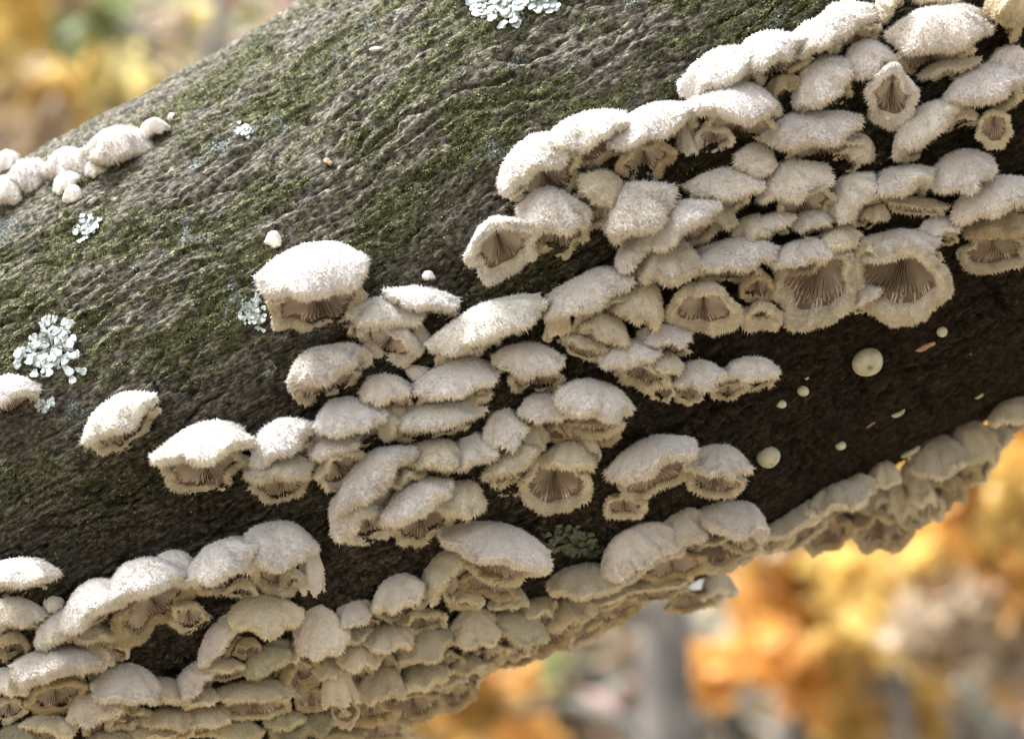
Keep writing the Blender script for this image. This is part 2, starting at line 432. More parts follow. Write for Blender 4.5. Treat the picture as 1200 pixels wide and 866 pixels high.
    # outward orientation
    def nrm(q4, VVV):
        a1 = VVV[q4[..., 2]] - VVV[q4[..., 0]]; a2 = VVV[q4[..., 3]] - VVV[q4[..., 1]]
        n_ = np.cross(a1, a2); ar = np.linalg.norm(n_, axis=-1)
        return n_ / (ar[..., None] + 1e-12), ar * 0.5
    Wf = W.reshape(-1, 3)
    nq, ar = nrm(Q, Wf)
    Udir = np.array([0, -cb, sb]) @ basis
    if (nq[:, :4] * ar[:, :4, None]).sum((0, 1)) @ Udir < 0:
        Q = Q[..., ::-1]; nq = -nq
    mi = np.zeros(Q.shape[:2], int); mi[:, no - 1 + nlip - 3:] = 1
    B0 = base[None]
    cap = link(partname, mesh_from(partname, Wf - B0, Q.reshape(-1, 4), True, [M_CAP, M_FLESH], mi.ravel()), root, col)
    # gills
    gr = np.linspace(0.0, 0.97, 9); sg = 1 - gr
    GA, GJ = np.meshgrid(np.arange(0, na, 2) / na * 2 * math.pi, np.arange(9), indexing='ij')
    sheet = fmap(GA, gr[GJ] * re, zin(1 - gr[GJ]) - 0.022)
    ng = sheet.shape[0]
    gi = np.arange(ng * 9).reshape(ng, 9); gn = np.roll(gi, -1, 0)
    GV = [sheet.reshape(-1, 3)]; GF = [np.stack([gi[:, :-1], gi[:, 1:], gn[:, 1:], gn[:, :-1]], -1).reshape(-1, 4)]
    if w > 34:
        nb = int(np.clip(w * 0.72, 18, 84)) if beta < 6 else int(np.clip(w * 0.3, 10, 30))
        st = 6
        base_i = ng * 9
        aa = (np.arange(nb) + rng.uniform(-0.18, 0.18, nb)) / nb * 2 * math.pi
        r0 = np.where(np.arange(nb) % 2 == 0, 0.10, rng.uniform(0.35, 0.6, nb))
        tt = np.linspace(0, 1, st)
        RR = r0[:, None] + (0.99 - r0[:, None]) * tt[None]
        bd = 0.13 * np.sin(np.clip(tt * 1.15 + 0.12, 0, 1) * math.pi) ** 0.6
        AA = aa[:, None] + 0.02 * rng.normal(size=(nb, 1)) * tt[None]
        wdt = 0.24 * (2 * math.pi / nb)
        zc = zin(1 - RR)
        l_ = fmap(AA - wdt, RR * re, zc - 0.02); r2_ = fmap(AA + wdt, RR * re, zc - 0.02); m_ = fmap(AA, RR * re, zc - 0.02 - bd[None])
        bv = np.stack([l_, m_, r2_], 2)                          # nb x st x 3 x 3
        bi = base_i + np.arange(nb * st * 3).reshape(nb, st, 3)
        for k in (0, 1):
            GF.append(np.stack([bi[:, :-1, k], bi[:, 1:, k], bi[:, 1:, k + 1], bi[:, :-1, k + 1]], -1).reshape(-1, 4))
        GV.append(bv.reshape(-1, 3))
    GV = world_(np.vstack(GV)) + C - B0
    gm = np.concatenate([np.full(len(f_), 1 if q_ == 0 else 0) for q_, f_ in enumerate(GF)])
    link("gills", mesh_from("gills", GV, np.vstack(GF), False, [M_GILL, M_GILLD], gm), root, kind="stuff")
    # felt of hairs on dorsal side and margin
    jmax = no - 1 + nlip - 2
    Qs = Q[:, :jmax].reshape(-1, 4); ns_ = nq[:, :jmax].reshape(-1, 3); as_ = ar[:, :jmax].reshape(-1)
    jj = np.tile(np.arange(jmax), na)
    cen = Wf[Qs].mean(1)
    vis = ((cen - CAMP) / np.linalg.norm(cen - CAMP, axis=1, keepdims=True) * ns_).sum(1) < 0.45
    ok = vis & (sdist(cen) > -0.0004)
    dens = np.where(jj > no - 3, 1.15, 1.0) * as_ * ok
    tot = dens.sum()
    cnt = int(tot / (px * px) * 0.50 * o.get('fd', 1.0))
    if cnt > 8:
        k = rng.choice(len(Qs), cnt, p=dens / tot)
        u, v_ = rng.rand(cnt, 1), rng.rand(cnt, 1)
        c4 = Wf[Qs[k]]
        Pp = (c4[:, 0] * (1 - u) + c4[:, 1] * u) * (1 - v_) + (c4[:, 3] * (1 - u) + c4[:, 2] * u) * v_
        nn = ns_[k]
        ii = k // jmax; j_ = k % jmax
        fl = W[ii, j_ + 1] - W[ii, j_]; fl /= np.linalg.norm(fl, axis=1, keepdims=True) + 1e-9
        marg = np.clip((j_ - (no - 5)) / 4.0, 0, 1)[:, None]
        dr = nn * (0.75 + 0.35 * marg) + fl * (0.55 - 0.15 * marg) + rng.normal(0, 1.0, (cnt, 3)) * (0.34 - 0.12 * marg)
        # tufts: neighbouring hairs lean together
        cl = 0.0011
        g3 = np.floor(Pp / cl).astype(np.int64)
        hx = (_hash(g3[:, 0], g3[:, 1] * 7 + g3[:, 2] * 131, 5) - 0.5)[:, None]; hy = (_hash(g3[:, 1], g3[:, 2] * 5 + g3[:, 0] * 37, 6) - 0.5)[:, None]
        hz = (_hash(g3[:, 2], g3[:, 0] * 3 + g3[:, 1] * 61, 7) - 0.5)[:, None]
        dr += np.hstack([hx, hy, hz]) * 0.38
        dr /= np.linalg.norm(dr, axis=1, keepdims=True)
        fz = 0.5 + 0.55 * o.get('fz', 1.0) if o.get('fz', 1.0) < 1 else o['fz'] if 'fz' in o else 1.0
        ln = px * (3.7 + 2.6 * marg[:, 0]) * (0.75 if mouth else 1.0) * fz * rng.uniform(0.6, 1.25, cnt) * np.clip(w / 55.0, 0.5, 1.0)
        wd = px * (0.60 + 0.42 * marg[:, 0]) * rng.uniform(0.7, 1.2, cnt)
        rr = rng.normal(size=(cnt, 3)); e1 = np.cross(dr, rr); e1 /= np.linalg.norm(e1, axis=1, keepdims=True); e2 = np.cross(dr, e1)
        b0 = Pp - nn * px * 0.6
        vs = [b0 + wd[:, None] * (math.cos(a) * e1 + math.sin(a) * e2) for a in (0, 2.094, 4.189)]
        bend = rng.normal(0, 0.18, (cnt, 3)) + fl * 0.15
        tip = b0 + (dr + bend) * ln[:, None]
        HV = np.stack(vs + [tip], 1).reshape(-1, 3) - B0
        bi = np.arange(cnt)[:, None] * 4
        HF = np.stack([bi + [0, 1, 3], bi + [1, 2, 3], bi + [2, 0, 3]], 1).reshape(-1, 3)
        link("fuzz", mesh_from("fuzz", HV, HF, True, [M_FUZZ, M_FUZZ2], np.repeat((marg[:, 0] > rng.uniform(0.15, 0.9, cnt)).astype(int), 3)), root, col, kind="stuff")
    return root

def button(i, x, y, w, h, roll, label, dimple=True, flat=1.0, mat=None, cat="mushroom", name="button_mushroom", dx=0.35, dy=0.45):
    """small smooth round fruit body with a dimple"""
    rng = np.random.RandomState(5000 + i)
    s, th, tt = hit(x, y)
    px = tt / FPX
    r_ = radius(s) + bark_disp(np.array([s]), np.array([th]))[0]
    C = log_point(np.array(s), np.array(th), 0.0, True)
    Nn = math.cos(th) * B1 + math.sin(th) * B2
    rn = ray(x, y); rn /= np.linalg.norm(rn)
    toV = -rn; rt = np.cross(CU, toV) * 1.0; rt = CR - rn * (CR @ rn); rt /= np.linalg.norm(rt); up = np.cross(rt, rn); up = up if up @ CU > 0 else -up
    br = R_(roll); X = rt * math.cos(br) + up * math.sin(br); Y = -rt * math.sin(br) + up * math.cos(br)
    na, nb = (44, 34) if w > 20 else (20, 14)
    A, T = np.meshgrid(np.arange(na) / na * 2 * math.pi, np.linspace(0, math.pi, nb), indexing='ij')
    q = np.stack([np.sin(T) * np.cos(A), np.sin(T) * np.sin(A), np.cos(T)], -1)
    q = q * (1 + 0.10 * np.sin(q @ rng.normal(0, 1.6, (3, 3)) + 1.0).sum(-1, keepdims=True) / 2)
    if dimple:
        c = np.array([0.15, -dy, math.sqrt(max(0.05, 1 - 0.0225 - dy * dy))])
        dd = np.linalg.norm(q - c, axis=-1, keepdims=True)
        q = q - c * 0.42 * np.exp(-(dd / 0.20) ** 2) + c * 0.09 * np.exp(-((dd - 0.30) / 0.12) ** 2)
    W = (q[..., 0:1] * X * w / 2 + q[..., 1:2] * Y * h / 2 + q[..., 2:3] * toV * flat * (w + h) / 4) * px + Nn * px * w * 0.25
    id_ = np.arange(na * nb).reshape(na, nb); jn = np.roll(id_, -1, 0)
    Q = np.stack([id_[:, :-1], id_[:, 1:], jn[:, 1:], jn[:, :-1]], -1).reshape(-1, 4)
    o = link(name, mesh_from(name, W.reshape(-1, 3), Q, True, [mat or M_BUTTON]), None, label=label, category=cat)
    o.location = C.tolist(); o.color = (0.8, 0.78, 0.72, 1)
    return o

# ---------------------------------------------------------------- catalogue: x, y, width, height, roll, tilt, tint, label
CAPS = [
# top right, upper band
(634,200,104,76,36,-18,'w',"white woolly hood at the lower left end of the uppermost right-hand row",{'l':3}),
(690,164,104,60,20,-12,'w',"white hood just right of the lowest one in the uppermost right-hand row",{'l':3,'dz':3}),
(766,152,112,56,22,-8,'w',"white furry hood bridging the left hoods and the top right crest",{'l':3}),
(757,188,72,52,15,-32,'b',"brownish gilled flap tucked below the white bridging hood of the upper row"),
(700,232,60,66,-35,-26,'y',"folded cream flap with brown gills hanging below the white woolly left hoods",{}),
(650,262,84,84,5,-14,'p',"bell-shaped pale bracket with a narrow row of gills, under the white woolly left hoods",{'hh':.75}),
(590,290,92,74,18,-34,'w',"white fringed bracket with a small fan of gills, lowest left of the upper right cluster"),
(748,243,92,62,28,16,'p',"pinkish shaggy shelf alone on dark bark beneath the gilled flap of the upper row",{'fz':1.25}),
(846,94,100,66,28,-18,'w',"glaring white hood at the left end of the broken top right crest",{'l':3}),
(905,68,96,60,16,-16,'w',"glaring white hood in the middle of the top right crest, pleats below it",{'l':3,'dz':3}),
(952,52,68,50,22,-12,'w',"short white hood with a notch, right end of the top right crest",{'l':3}),
(985,30,84,52,25,20,'p',"pale shelf joined to the right end of the top right crest, at the top edge"),
(920,110,60,45,10,-30,'b',"brown pleated underside piece showing below the top right crest",{'dz':-14}),
(858,127,112,66,0,10,'p',"greyish double-lobed dorsal flap in the shade of the top right crest",{'l':4}),
(838,163,46,40,-5,-35,'p',"little fringed cup with dark gills below the greyish double-lobed flap"),
(806,162,26,44,10,12,'p',"narrow drooping woolly tongue left of the little fringed cup in the upper row",{'fz':1.3}),
(966,102,84,64,32,34,'p',"broad tilted plush lobe hanging below the right part of the top right crest"),
(1014,70,66,44,22,22,'p',"small plush shelf between the tilted plush lobe and the big domed shelf on the right"),
(1101,42,122,74,8,30,'p',"large domed plush shelf near the top right corner"),
(1112,80,74,22,16,4,'y',"thin cream rim peeping out beneath the large domed plush shelf"),
(1045,113,60,78,-4,-34,'p',"narrow hanging pouch with a slit of dark gills, below the large domed shelf",{'dz':10,'n':.3}),
(953,158,116,56,8,24,'p',"wide oval shelf with an even rounded rim, beneath the tilted plush lobe"),
(1003,178,42,44,-35,10,'y',"small curled flap under the right end of the wide oval shelf"),
(1152,108,96,62,16,-10,'p',"arched hood over a curled gill cup at the right edge of the picture",{'hh':.6}),
(1165,152,42,48,0,-52,'y',"rolled cup with a spindle-shaped gill slot under the arched hood on the right",{'dz':22,'n':.3}),
(1124,140,44,32,8,-12,'y',"small yellowish fold left of the rolled cup under the arched hood"),
(1084,152,96,50,42,16,'p',"long slanting arm-like shelf left of the arched hood on the right"),
(1182,76,52,46,-15,20,'p',"pale lobe behind the arched hood, cut by the right edge of the picture"),
(1180,14,52,56,-30,-6,'b',"brownish shelf cut off by the top right corner"),
(1096,-2,58,22,0,12,'y',"yellowish margin just cut by the top edge above the large domed shelf"),
(1041,8,42,32,60,12,'y',"small ochre lobe at the top edge left of the large domed shelf"),
(1062,26,40,26,20,8,'k',"dim background lobe between the small ochre lobe and the large domed shelf",{'dz':-20}),
# second row right
(848,221,96,50,4,26,'p',"smooth-domed shelf at the left end of the second right-hand row"),
(932,219,90,64,15,36,'p',"broad plush shelf overlapping its left neighbour in the second right-hand row"),
(886,188,50,42,-15,24,'p',"small rounded lobe peeping above the gap between the two plush second-row shelves"),
(1000,233,70,58,42,26,'p',"slanting tongue-shaped shelf in the middle of the second right-hand row"),
(1057,216,82,44,18,10,'p',"shaggy shelf with a dark hollow below it, right of the tongue-shaped shelf"),
(1124,203,82,52,16,30,'p',"fan-shaped plush shelf with bristly right tip in the second right-hand row"),
(1074,241,74,20,-6,-16,'y',"thin frilly lower lip below the dark hollow of the second row"),
(1025,250,34,22,0,10,'y',"tiny cream fold under the slanting tongue-shaped shelf"),
(908,262,50,26,10,14,'p',"narrow pale fold under the broad plush second-row shelf, left one of two"),
(952,261,48,32,12,18,'p',"small rounded fold under the broad plush second-row shelf, right one of two"),
(1170,240,108,62,18,-12,'p',"large curved hood sheltering brown gills at the right edge, mid height",{'hh':.55}),
(1100,268,46,32,2,4,'w',"small bright lobe sticking out left below the large curved hood at the right edge"),
(1172,264,80,34,6,0,'b',"brownish inner fold under the large curved hood at the right edge",{'dz':-6}),
(1164,294,86,50,4,-52,'y',"open cup with a fan of straight gills, lowest bracket at the right edge, mid height"),
# third row right
(792,270,120,62,30,-8,'p',"arched pale hood over a dark cave, left end of the third right-hand row",{'hh':.5}),
(785,306,78,54,6,8,'y',"shaded tan shelf inside the cave of the arched pale hood",{'dz':-6}),
(742,300,56,38,52,12,'p',"steep narrow lobe at the lower left end of the arched pale hood"),
(838,256,52,34,-10,8,'y',"shaded fold at the right foot of the arched pale hood",{'dz':-8}),
(862,303,98,50,4,16,'p',"flat-rimmed plush shelf with gills below its right end, third right-hand row"),
(888,336,44,46,5,-26,'b',"gilled brown pouch hanging under the right end of the flat-rimmed shelf"),
(884,272,52,44,20,20,'y',"shaded lobe behind and above the flat-rimmed plush shelf",{'dz':-10}),
(824,361,88,62,0,-34,'y',"scalloped yellowish cup with two gill pockets under the flat-rimmed shelf"),
(893,371,54,34,0,-50,'y',"round cream cushion with one thin dark slit beside the big gill cups",{'lr':.3,'n':.3}),
(953,336,98,112,-16,-56,'y',"big open cup showing a full fan of gills, left of the largest gill cup",{'lr':.12,'n':.5,'hh':.45}),
(978,290,66,44,22,4,'y',"shaded ochre lobe joining the tops of the two largest gill cups",{'dz':-4}),
(940,302,80,40,10,-10,'p',"fuzzy white brow over the left one of the two largest gill cups",{'dz':6}),
(1053,327,124,108,-8,-54,'y',"largest open cup with gills fanning down and a thick woolly rim",{'lr':.13,'n':.4,'hh':.5}),
(1050,292,104,44,8,6,'p',"thick woolly brow arched over the largest open gill cup",{'dz':4}),
(1012,348,42,30,30,6,'p',"small curled lip at the left corner of the largest open gill cup",{'dz':8}),
(1075,325,36,34,-40,-10,'b',"brown pleat inside the right part of the largest open gill cup",{'dz':6}),
# middle
(572,384,148,58,22,26,'w',"wide cream-white shelf with crimped rim, left end of the long middle row",{'l':4}),
(690,349,112,58,22,28,'p',"plump pale shelf right of the wide cream-white shelf in the long middle row"),
(752,353,56,52,-20,8,'y',"crumpled lobe with a pinhole, right end of the long middle row"),
(706,388,66,46,-20,2,'y',"shaded scalloped fold beneath the plump pale shelf of the middle row",{'dz':-3}),
(684,405,56,28,-20,-25,'y',"ragged little gill edge under the shaded scalloped fold of the middle row"),
(656,382,34,44,-10,-8,'y',"short folded stub between the wide cream shelf and the plump pale shelf"),
(535,450,104,58,12,30,'w',"brightest domed shelf in the centre stack, left one of the second tier"),
(620,428,82,54,2,28,'p',"dim domed shelf in the centre stack, right one of the second tier"),
(548,405,84,30,12,18,'p',"shaded felt strip between first and second tier of the centre stack",{'dz':-8}),
(492,440,26,38,60,20,'p',"small shaded lobe left of the brightest domed shelf"),
(515,491,112,42,9,26,'w',"long flat shelf with toothed rim, left one of the third tier of the centre stack"),
(557,470,44,26,35,12,'y',"narrow shaded fold behind the brightest domed shelf",{'dz':-8}),
(590,505,54,50,18,28,'w',"small pointed white shelf in the middle of the centre stack"),
(640,482,62,44,10,28,'p',"half-hidden plush shelf left of the curved hood in the centre stack"),
(694,480,90,66,-16,-12,'p',"curved plush hood drooping on the right side of the centre stack",{'hh':.7}),
(694,506,66,34,-4,-38,'b',"dark gilled mouth under the curved plush hood of the centre stack"),
(622,510,40,32,4,4,'y',"yellow-tinged fold beside the small pointed white shelf"),
(652,507,24,28,0,-25,'b',"tiny brown gill pocket beneath the half-hidden plush shelf"),
(690,524,26,44,8,-18,'y',"narrow drip-like fold under the dark gilled mouth"),
(556,530,56,56,22,30,'p',"rounded felt lobe in the lowest tier of the centre stack, left of the gilled flaps"),
(508,538,74,46,2,20,'y',"shaded wavy shelf beneath the long flat shelf of the centre stack"),
(604,545,82,46,28,-14,'y',"yellowish curled flap with a gill notch, lower centre stack"),
(602,568,40,28,10,-40,'y',"small gill fan under the yellowish curled flap"),
(651,566,84,74,0,-48,'y',"open yellow-rimmed cup with a broad gill fan at the foot of the centre stack",{'n':.5}),
(664,538,64,44,0,8,'y',"lemony lobed brow above the open yellow-rimmed cup"),
# left of centre
(369,337,128,96,12,-20,'w',"boxy bright white bracket with a wide gilled mouth, standing alone on mossy bark",{'hh':.62,'n':.5}),
(452,370,88,44,0,14,'w',"bright bracket with a toothed rim, left half of the pair under the tiny white knob"),
(493,353,90,34,-6,16,'w',"bright flat bracket, upper right half of the pair under the tiny white knob",{'fz':1.2}),
(458,400,76,50,-28,-30,'p',"gilled triangular flap hanging under the bright toothed bracket pair"),
(488,390,30,42,15,10,'y',"dull finger-like fold behind the gilled triangular flap",{'dz':-6}),
(386,432,102,58,22,2,'p',"smooth oval bracket with a short gill slot, left below the bright toothed pair"),
(452,460,60,46,10,26,'p',"round plush knob-like shelf at the top of the lower left chain"),
(458,492,44,36,40,4,'y',"dusky fold beneath the round plush knob-like shelf",{'dz':-5}),
(410,492,86,56,14,14,'w',"plump two-lobed shelf left below the round plush shelf"),
(392,528,62,44,12,-16,'p',"small dog-eared lobe at the lower left of the plump two-lobed shelf"),
(400,548,64,48,35,-34,'y',"brown honeycombed underside below the plump two-lobed shelf"),
(240,537,120,76,14,-22,'w',"rounded white bracket with three gill pockets, between the lone tilted one and the chain",{'l':5,'hh':.6}),
(330,520,86,56,34,12,'w',"sloping white shelf, left end of the lower left chain"),
(328,559,80,52,6,-28,'y',"folded cream underside with pale pleats below the sloping white shelf"),
(143,495,98,58,34,-10,'w',"lone tilted oval bracket with a slit of gills, on the bare bark at left",{'hh':.7}),
(10,466,76,50,12,-14,'w',"bright bracket cut by the left edge, touching the big blue-grey lichen"),
(440,562,116,58,46,8,'p',"long steep shelf running down to the left, under the centre stack"),
(408,600,60,48,35,2,'p',"blunt pale lobe at the bottom of the long steep shelf",{'dz':2}),
(436,612,66,44,15,-42,'p',"dark gill fan at the foot of the long steep shelf"),
(492,598,92,68,22,-24,'p',"two-peaked pale bracket with an open gill mouth below the centre stack",{'l':4}),
(535,582,68,46,-8,14,'y',"flat yellow-tinted flap right of the two-peaked pale bracket"),
(470,560,60,40,20,14,'y',"shaded connecting lobe above the two-peaked pale bracket",{'dz':-8}),
(765,545,108,62,24,-12,'p',"domed bracket with a striped gill slot, left one of the isolated lower pair",{'hh':.65}),
(795,528,46,36,0,22,'p',"small hairy cushion on top between the isolated lower pair"),
(840,551,78,58,-10,-20,'p',"curved bracket hooking down over its gills, right one of the isolated lower pair"),
(733,591,50,34,0,-42,'y',"small puckered cup below the left one of the isolated lower pair"),
(738,418,72,42,12,20,'p',"hairy shelf at the left end of the small chain on dark bark right of centre"),
(757,440,64,38,-20,-34,'y',"gilled strip under the hairy shelf of the small chain"),
(778,397,62,36,0,24,'p',"hairy shelf on top of the small chain, right of centre"),
(776,428,48,32,-12,14,'y',"shaded small lobe in the middle of the small chain"),
(818,440,62,36,4,16,'p',"rounded lobe above two tiny cups in the small chain"),
(777,460,30,26,0,-42,'y',"tiny cup with a dot of gills, left one below the small chain"),
(806,459,36,34,0,-42,'y',"tiny cup with a dark gill patch, right one below the small chain"),
(880,438,64,38,4,-10,'p',"rightmost hairy bracket of the small chain, with a yellow lip",{'hh':.7}),
(856,456,46,24,15,-35,'y',"thin yellow lip below the rightmost hairy bracket of the small chain"),
# lower left, big sweep
(28,675,84,44,4,22,'w',"soft white shelf at the left edge, upper one of two",{'fz':.7}),
(18,722,74,46,0,26,'p',"greyish shelf at the left edge, below the soft white one",{'fz':.7}),
(14,758,44,40,0,-30,'b',"brown gill tuft under the greyish shelf at the left edge"),
(112,710,96,58,32,4,'w',"left half of the long snow-white wavy shelf in the lower left",{'l':3,'fz':.8}),
(172,682,98,58,18,4,'w',"right half of the long snow-white wavy shelf in the lower left",{'l':3,'fz':.8,'dz':3}),
(206,666,62,44,12,16,'w',"upper right lobe of the long snow-white wavy shelf",{'fz':.8}),
(76,736,76,44,32,8,'w',"lower left lobe of the long snow-white wavy shelf",{'fz':.8}),
(178,712,112,56,32,-32,'b',"wide pleated brown underside of the long snow-white wavy shelf",{'dz':-4}),
(106,744,72,34,-4,8,'y',"greenish cream fold under the lower left lobe of the long white shelf",{'dz':2}),
(141,760,28,30,-25,-18,'y',"small dangling nub at the end of the pleated brown underside"),
(222,722,48,38,8,-32,'y',"smooth round cup with one dark eye, right of the pleated brown underside"),
(262,664,92,58,28,-10,'w',"bright two-lobed bracket with a dark hollow, left of the big smooth dome",{'fz':.8}),
(322,640,100,58,8,8,'w',"big smooth white dome at the right end of the lower left sweep",{'fz':.85}),
(364,668,30,62,4,2,'p',"thick drooping right arm of the big smooth white dome",{'fz':.8}),
(325,676,70,42,-14,-36,'y',"torn brown gills under the big smooth white dome"),
(284,690,40,28,-10,-20,'y',"small folded gill edge under the bright two-lobed bracket"),
(66,785,104,56,8,10,'p',"broad blurred shelf near the left edge below the long white shelf",{'fz':.6}),
(110,772,46,62,20,4,'y',"shaded right wing of the broad blurred shelf near the left edge",{'fz':.6}),
(66,815,76,44,10,-34,'b',"brown tattered gills below the broad blurred shelf near the left edge",{'fz':.6}),
(10,802,52,44,-10,10,'w',"blurred white lobe low at the left edge",{'fz':.6}),
(12,832,42,36,0,-34,'y',"blurred gill cup low at the left edge",{'fz':.6}),
(110,834,64,56,18,18,'p',"blurred rounded shelf at the bottom left, second cluster from the edge",{'fz':.6}),
(152,800,88,48,-6,20,'p',"wavy beige shelf with a raised bump, right of the blurred rounded shelf",{'l':4,'fz':.6}),
(196,812,56,36,-8,16,'y',"right end lobe of the wavy beige shelf",{'fz':.6}),
(150,838,58,34,15,-32,'y',"folded gills below the wavy beige shelf",{'fz':.6}),
(312,720,86,56,0,34,'y',"olive-tinged broad shelf directly under the big smooth white dome",{'fz':.5}),
(262,748,86,40,52,12,'p',"steep pale left wing of the olive-tinged broad shelf",{'fz':.5}),
(290,760,36,28,0,-28,'b',"small brown hollow beneath the olive-tinged broad shelf",{'fz':.5}),
(232,795,66,40,52,10,'p',"steep crescent lobe left of the curled olive bracket at the bottom",{'fz':.5}),
(256,782,62,26,4,16,'y',"flat olive flap between the steep crescent lobe and the steep pale wing",{'fz':.5}),
(316,775,64,44,38,22,'g',"leaf-shaped olive-brown shelf below the olive-tinged broad shelf",{'fz':.5}),
(352,790,52,46,40,-30,'b',"brown gill fan right of the leaf-shaped olive-brown shelf",{'fz':.5}),
(376,738,62,66,10,32,'p',"pale creased shelf with a cracked middle, right of the olive-tinged broad shelf",{'fz':.5}),
(416,722,50,46,20,28,'p',"pale rounded shelf right beside the creased one, lower middle left",{'fz':.5}),
(404,752,70,26,22,6,'y',"ochre rim beneath the two pale shelves, lower middle left",{'fz':.5}),
(297,818,98,44,2,-20,'y',"curled olive bracket with a long brown mouth near the bottom",{'fz':.5}),
(238,842,62,36,0,20,'y',"dim olive lobe at the bottom edge left of the curled olive bracket",{'fz':.5}),
(276,858,66,36,0,20,'g',"dim olive lobe at the bottom edge under the curled olive bracket",{'fz':.5}),
(365,818,40,34,10,-40,'b',"small brown puckered cup right of the curled olive bracket",{'fz':.5}),
(453,752,60,46,0,22,'y',"mossy-toned lobe under the small textured shelf, lower middle",{'fz':.5}),
(468,699,68,54,22,20,'p',"small textured shelf left of the big pleated hood, lower middle",{'fz':.6}),
(494,728,60,32,8,-30,'y',"brown-edged gill strip under the small textured shelf",{'fz':.6}),
(579,648,134,70,-14,-10,'p',"big pleated hood with frilly brown gills, alone at lower centre",{'hh':.65,'fz':.6,'l':2}),
(520,672,76,44,58,12,'y',"steep ribbed left wing of the big pleated hood",{'fz':.6}),
(572,684,78,34,-10,-36,'b',"ragged gill fringe under the big pleated hood",{'fz':.6}),
(586,704,30,26,0,8,'y',"small hanging drop below the ragged gill fringe",{'fz':.5}),
(545,704,46,24,0,-14,'y',"little folded stub left below the ragged gill fringe",{'fz':.5}),
(556,742,62,66,5,26,'y',"left half of the wide grey-green draped shelf, bottom centre",{'fz':.5}),
(604,738,76,60,-16,24,'g',"right half of the wide grey-green draped shelf, bottom centre",{'fz':.5}),
(502,762,70,60,25,20,'y',"tan draped shelf left of the wide grey-green one",{'fz':.5}),
(420,772,48,58,10,14,'y',"tan hanging tongue below the mossy-toned lobe",{'fz':.5}),
(397,808,42,78,8,8,'y',"tall tan pillar-like fold at the left of the pleated bottom mass",{'fz':.5}),
(446,802,58,48,0,4,'y',"bumpy tan lobe in the pleated bottom mass, left part",{'fz':.5}),
(492,798,68,44,10,10,'y',"smooth tan lobe in the pleated bottom mass, middle",{'fz':.5}),
(540,788,60,40,10,-28,'y',"tan lobe with short gills in the pleated bottom mass, right part",{'fz':.5}),
(572,770,60,34,18,-34,'y',"frilled cream edge under the wide grey-green draped shelf",{'fz':.5}),
(612,766,66,26,24,-38,'b',"thin brown rim against the bright background, bottom centre right",{'fz':.5}),
(486,826,70,40,10,-38,'b',"row of brown gill pockets low in the pleated bottom mass, right part",{'fz':.5}),
(528,812,56,42,20,-36,'b',"brown fluted cup at the right silhouette of the bottom mass",{'fz':.5}),
(434,832,70,40,-2,-36,'b',"brown gill pockets low in the pleated bottom mass, left part",{'fz':.5}),
(440,856,88,36,6,-32,'y',"cream fluted lip cut by the bottom edge, centre left",{'fz':.5}),
(352,852,70,36,10,10,'k',"dark blurred lobe at the bottom edge, left of the fluted lip",{'fz':.5}),
(400,862,60,30,0,-20,'k',"dim blurred fold at the bottom edge, beside the fluted lip",{'fz':.5}),
(648,742,66,44,28,-34,'b',"brown hollow cup on the underside silhouette, right of the wide grey-green shelf",{'fz':.5}),
(668,716,60,38,30,0,'y',"faint cream fold above the brown hollow cup on the underside",{'fz':.5}),
(684,680,84,42,6,16,'y',"low cushion-like shelf beside the green crusty lichen, bottom centre right",{'fz':.5}),
(694,706,84,26,16,-8,'y',"thin layered lip below the low cushion-like shelf",{'fz':.5}),
(748,646,112,56,30,-4,'p',"long rising shelf, left part of the lower right hood group",{'fz':.7}),
(802,622,62,56,10,18,'p',"raised plush lobe in the middle of the lower right hood group",{'fz':.7}),
(856,612,88,56,-18,4,'p',"big rounded dome at the right end of the lower right hood group",{'fz':.7,'l':2}),
(842,644,86,54,18,-38,'y',"deep brown hollows under the big rounded dome of the lower right group",{'fz':.5,'hh':.6}),
(784,664,92,36,8,-34,'b',"wide dark mouth below the long rising shelf of the lower right group",{'fz':.5}),
(842,690,44,42,10,-8,'w',"bright back-lit curl at the underside, beside the orange background",{'fz':.6}),
(808,704,64,26,14,-36,'b',"brown scoop left of the bright back-lit curl",{'fz':.5}),
(756,690,110,28,8,-26,'y',"layered cream ledge under the lower right hood group",{'fz':.5}),
(718,716,70,34,30,-34,'b',"brown cup with a bright glint, on the underside silhouette",{'fz':.5}),
(690,734,70,34,34,-30,'y',"lowest tan rim of the underside, right of the brown hollow cup",{'fz':.5}),
# right underside row
(981,587,74,46,10,12,'y',"dull green-grey shelf in the right underside row, beside the small smooth knob",{'fz':.5}),
(930,617,83,44,26,-16,'y',"leftmost gilled bracket of the right underside row",{'fz':.5}),
(966,621,68,53,14,-36,'b',"gilled cup second from the left in the right underside row",{'fz':.5}),
(1034,557,39,32,10,18,'y',"tiny double knob on top of the right underside row",{'fz':.5}),
(1024,587,48,51,20,14,'y',"drooping lobe under the tiny double knob, left one of two",{'fz':.5}),
(1050,583,46,62,5,14,'y',"drooping lobe under the tiny double knob, right one of two",{'fz':.5}),
(1034,617,77,64,6,-34,'b',"largest pleated cup hanging free from the right underside row",{'fz':.5,'hh':.6}),
(1074,581,46,67,8,2,'y',"upright shaded pouch right of the largest pleated cup",{'fz':.5}),
(1102,535,70,51,16,16,'y',"grey-green furry lobe high in the right underside row",{'fz':.6}),
(1142,531,55,74,10,-8,'y',"outer furry bracket with a brown slot, far right of the underside row",{'fz':.6}),
(1104,573,52,51,28,-30,'b',"small cup edged with light, under the grey-green furry lobe",{'fz':.6}),
(1190,486,60,38,12,8,'y',"dim greenish bracket at the right edge, highest of the underside row",{'fz':.6}),
# top left ridge
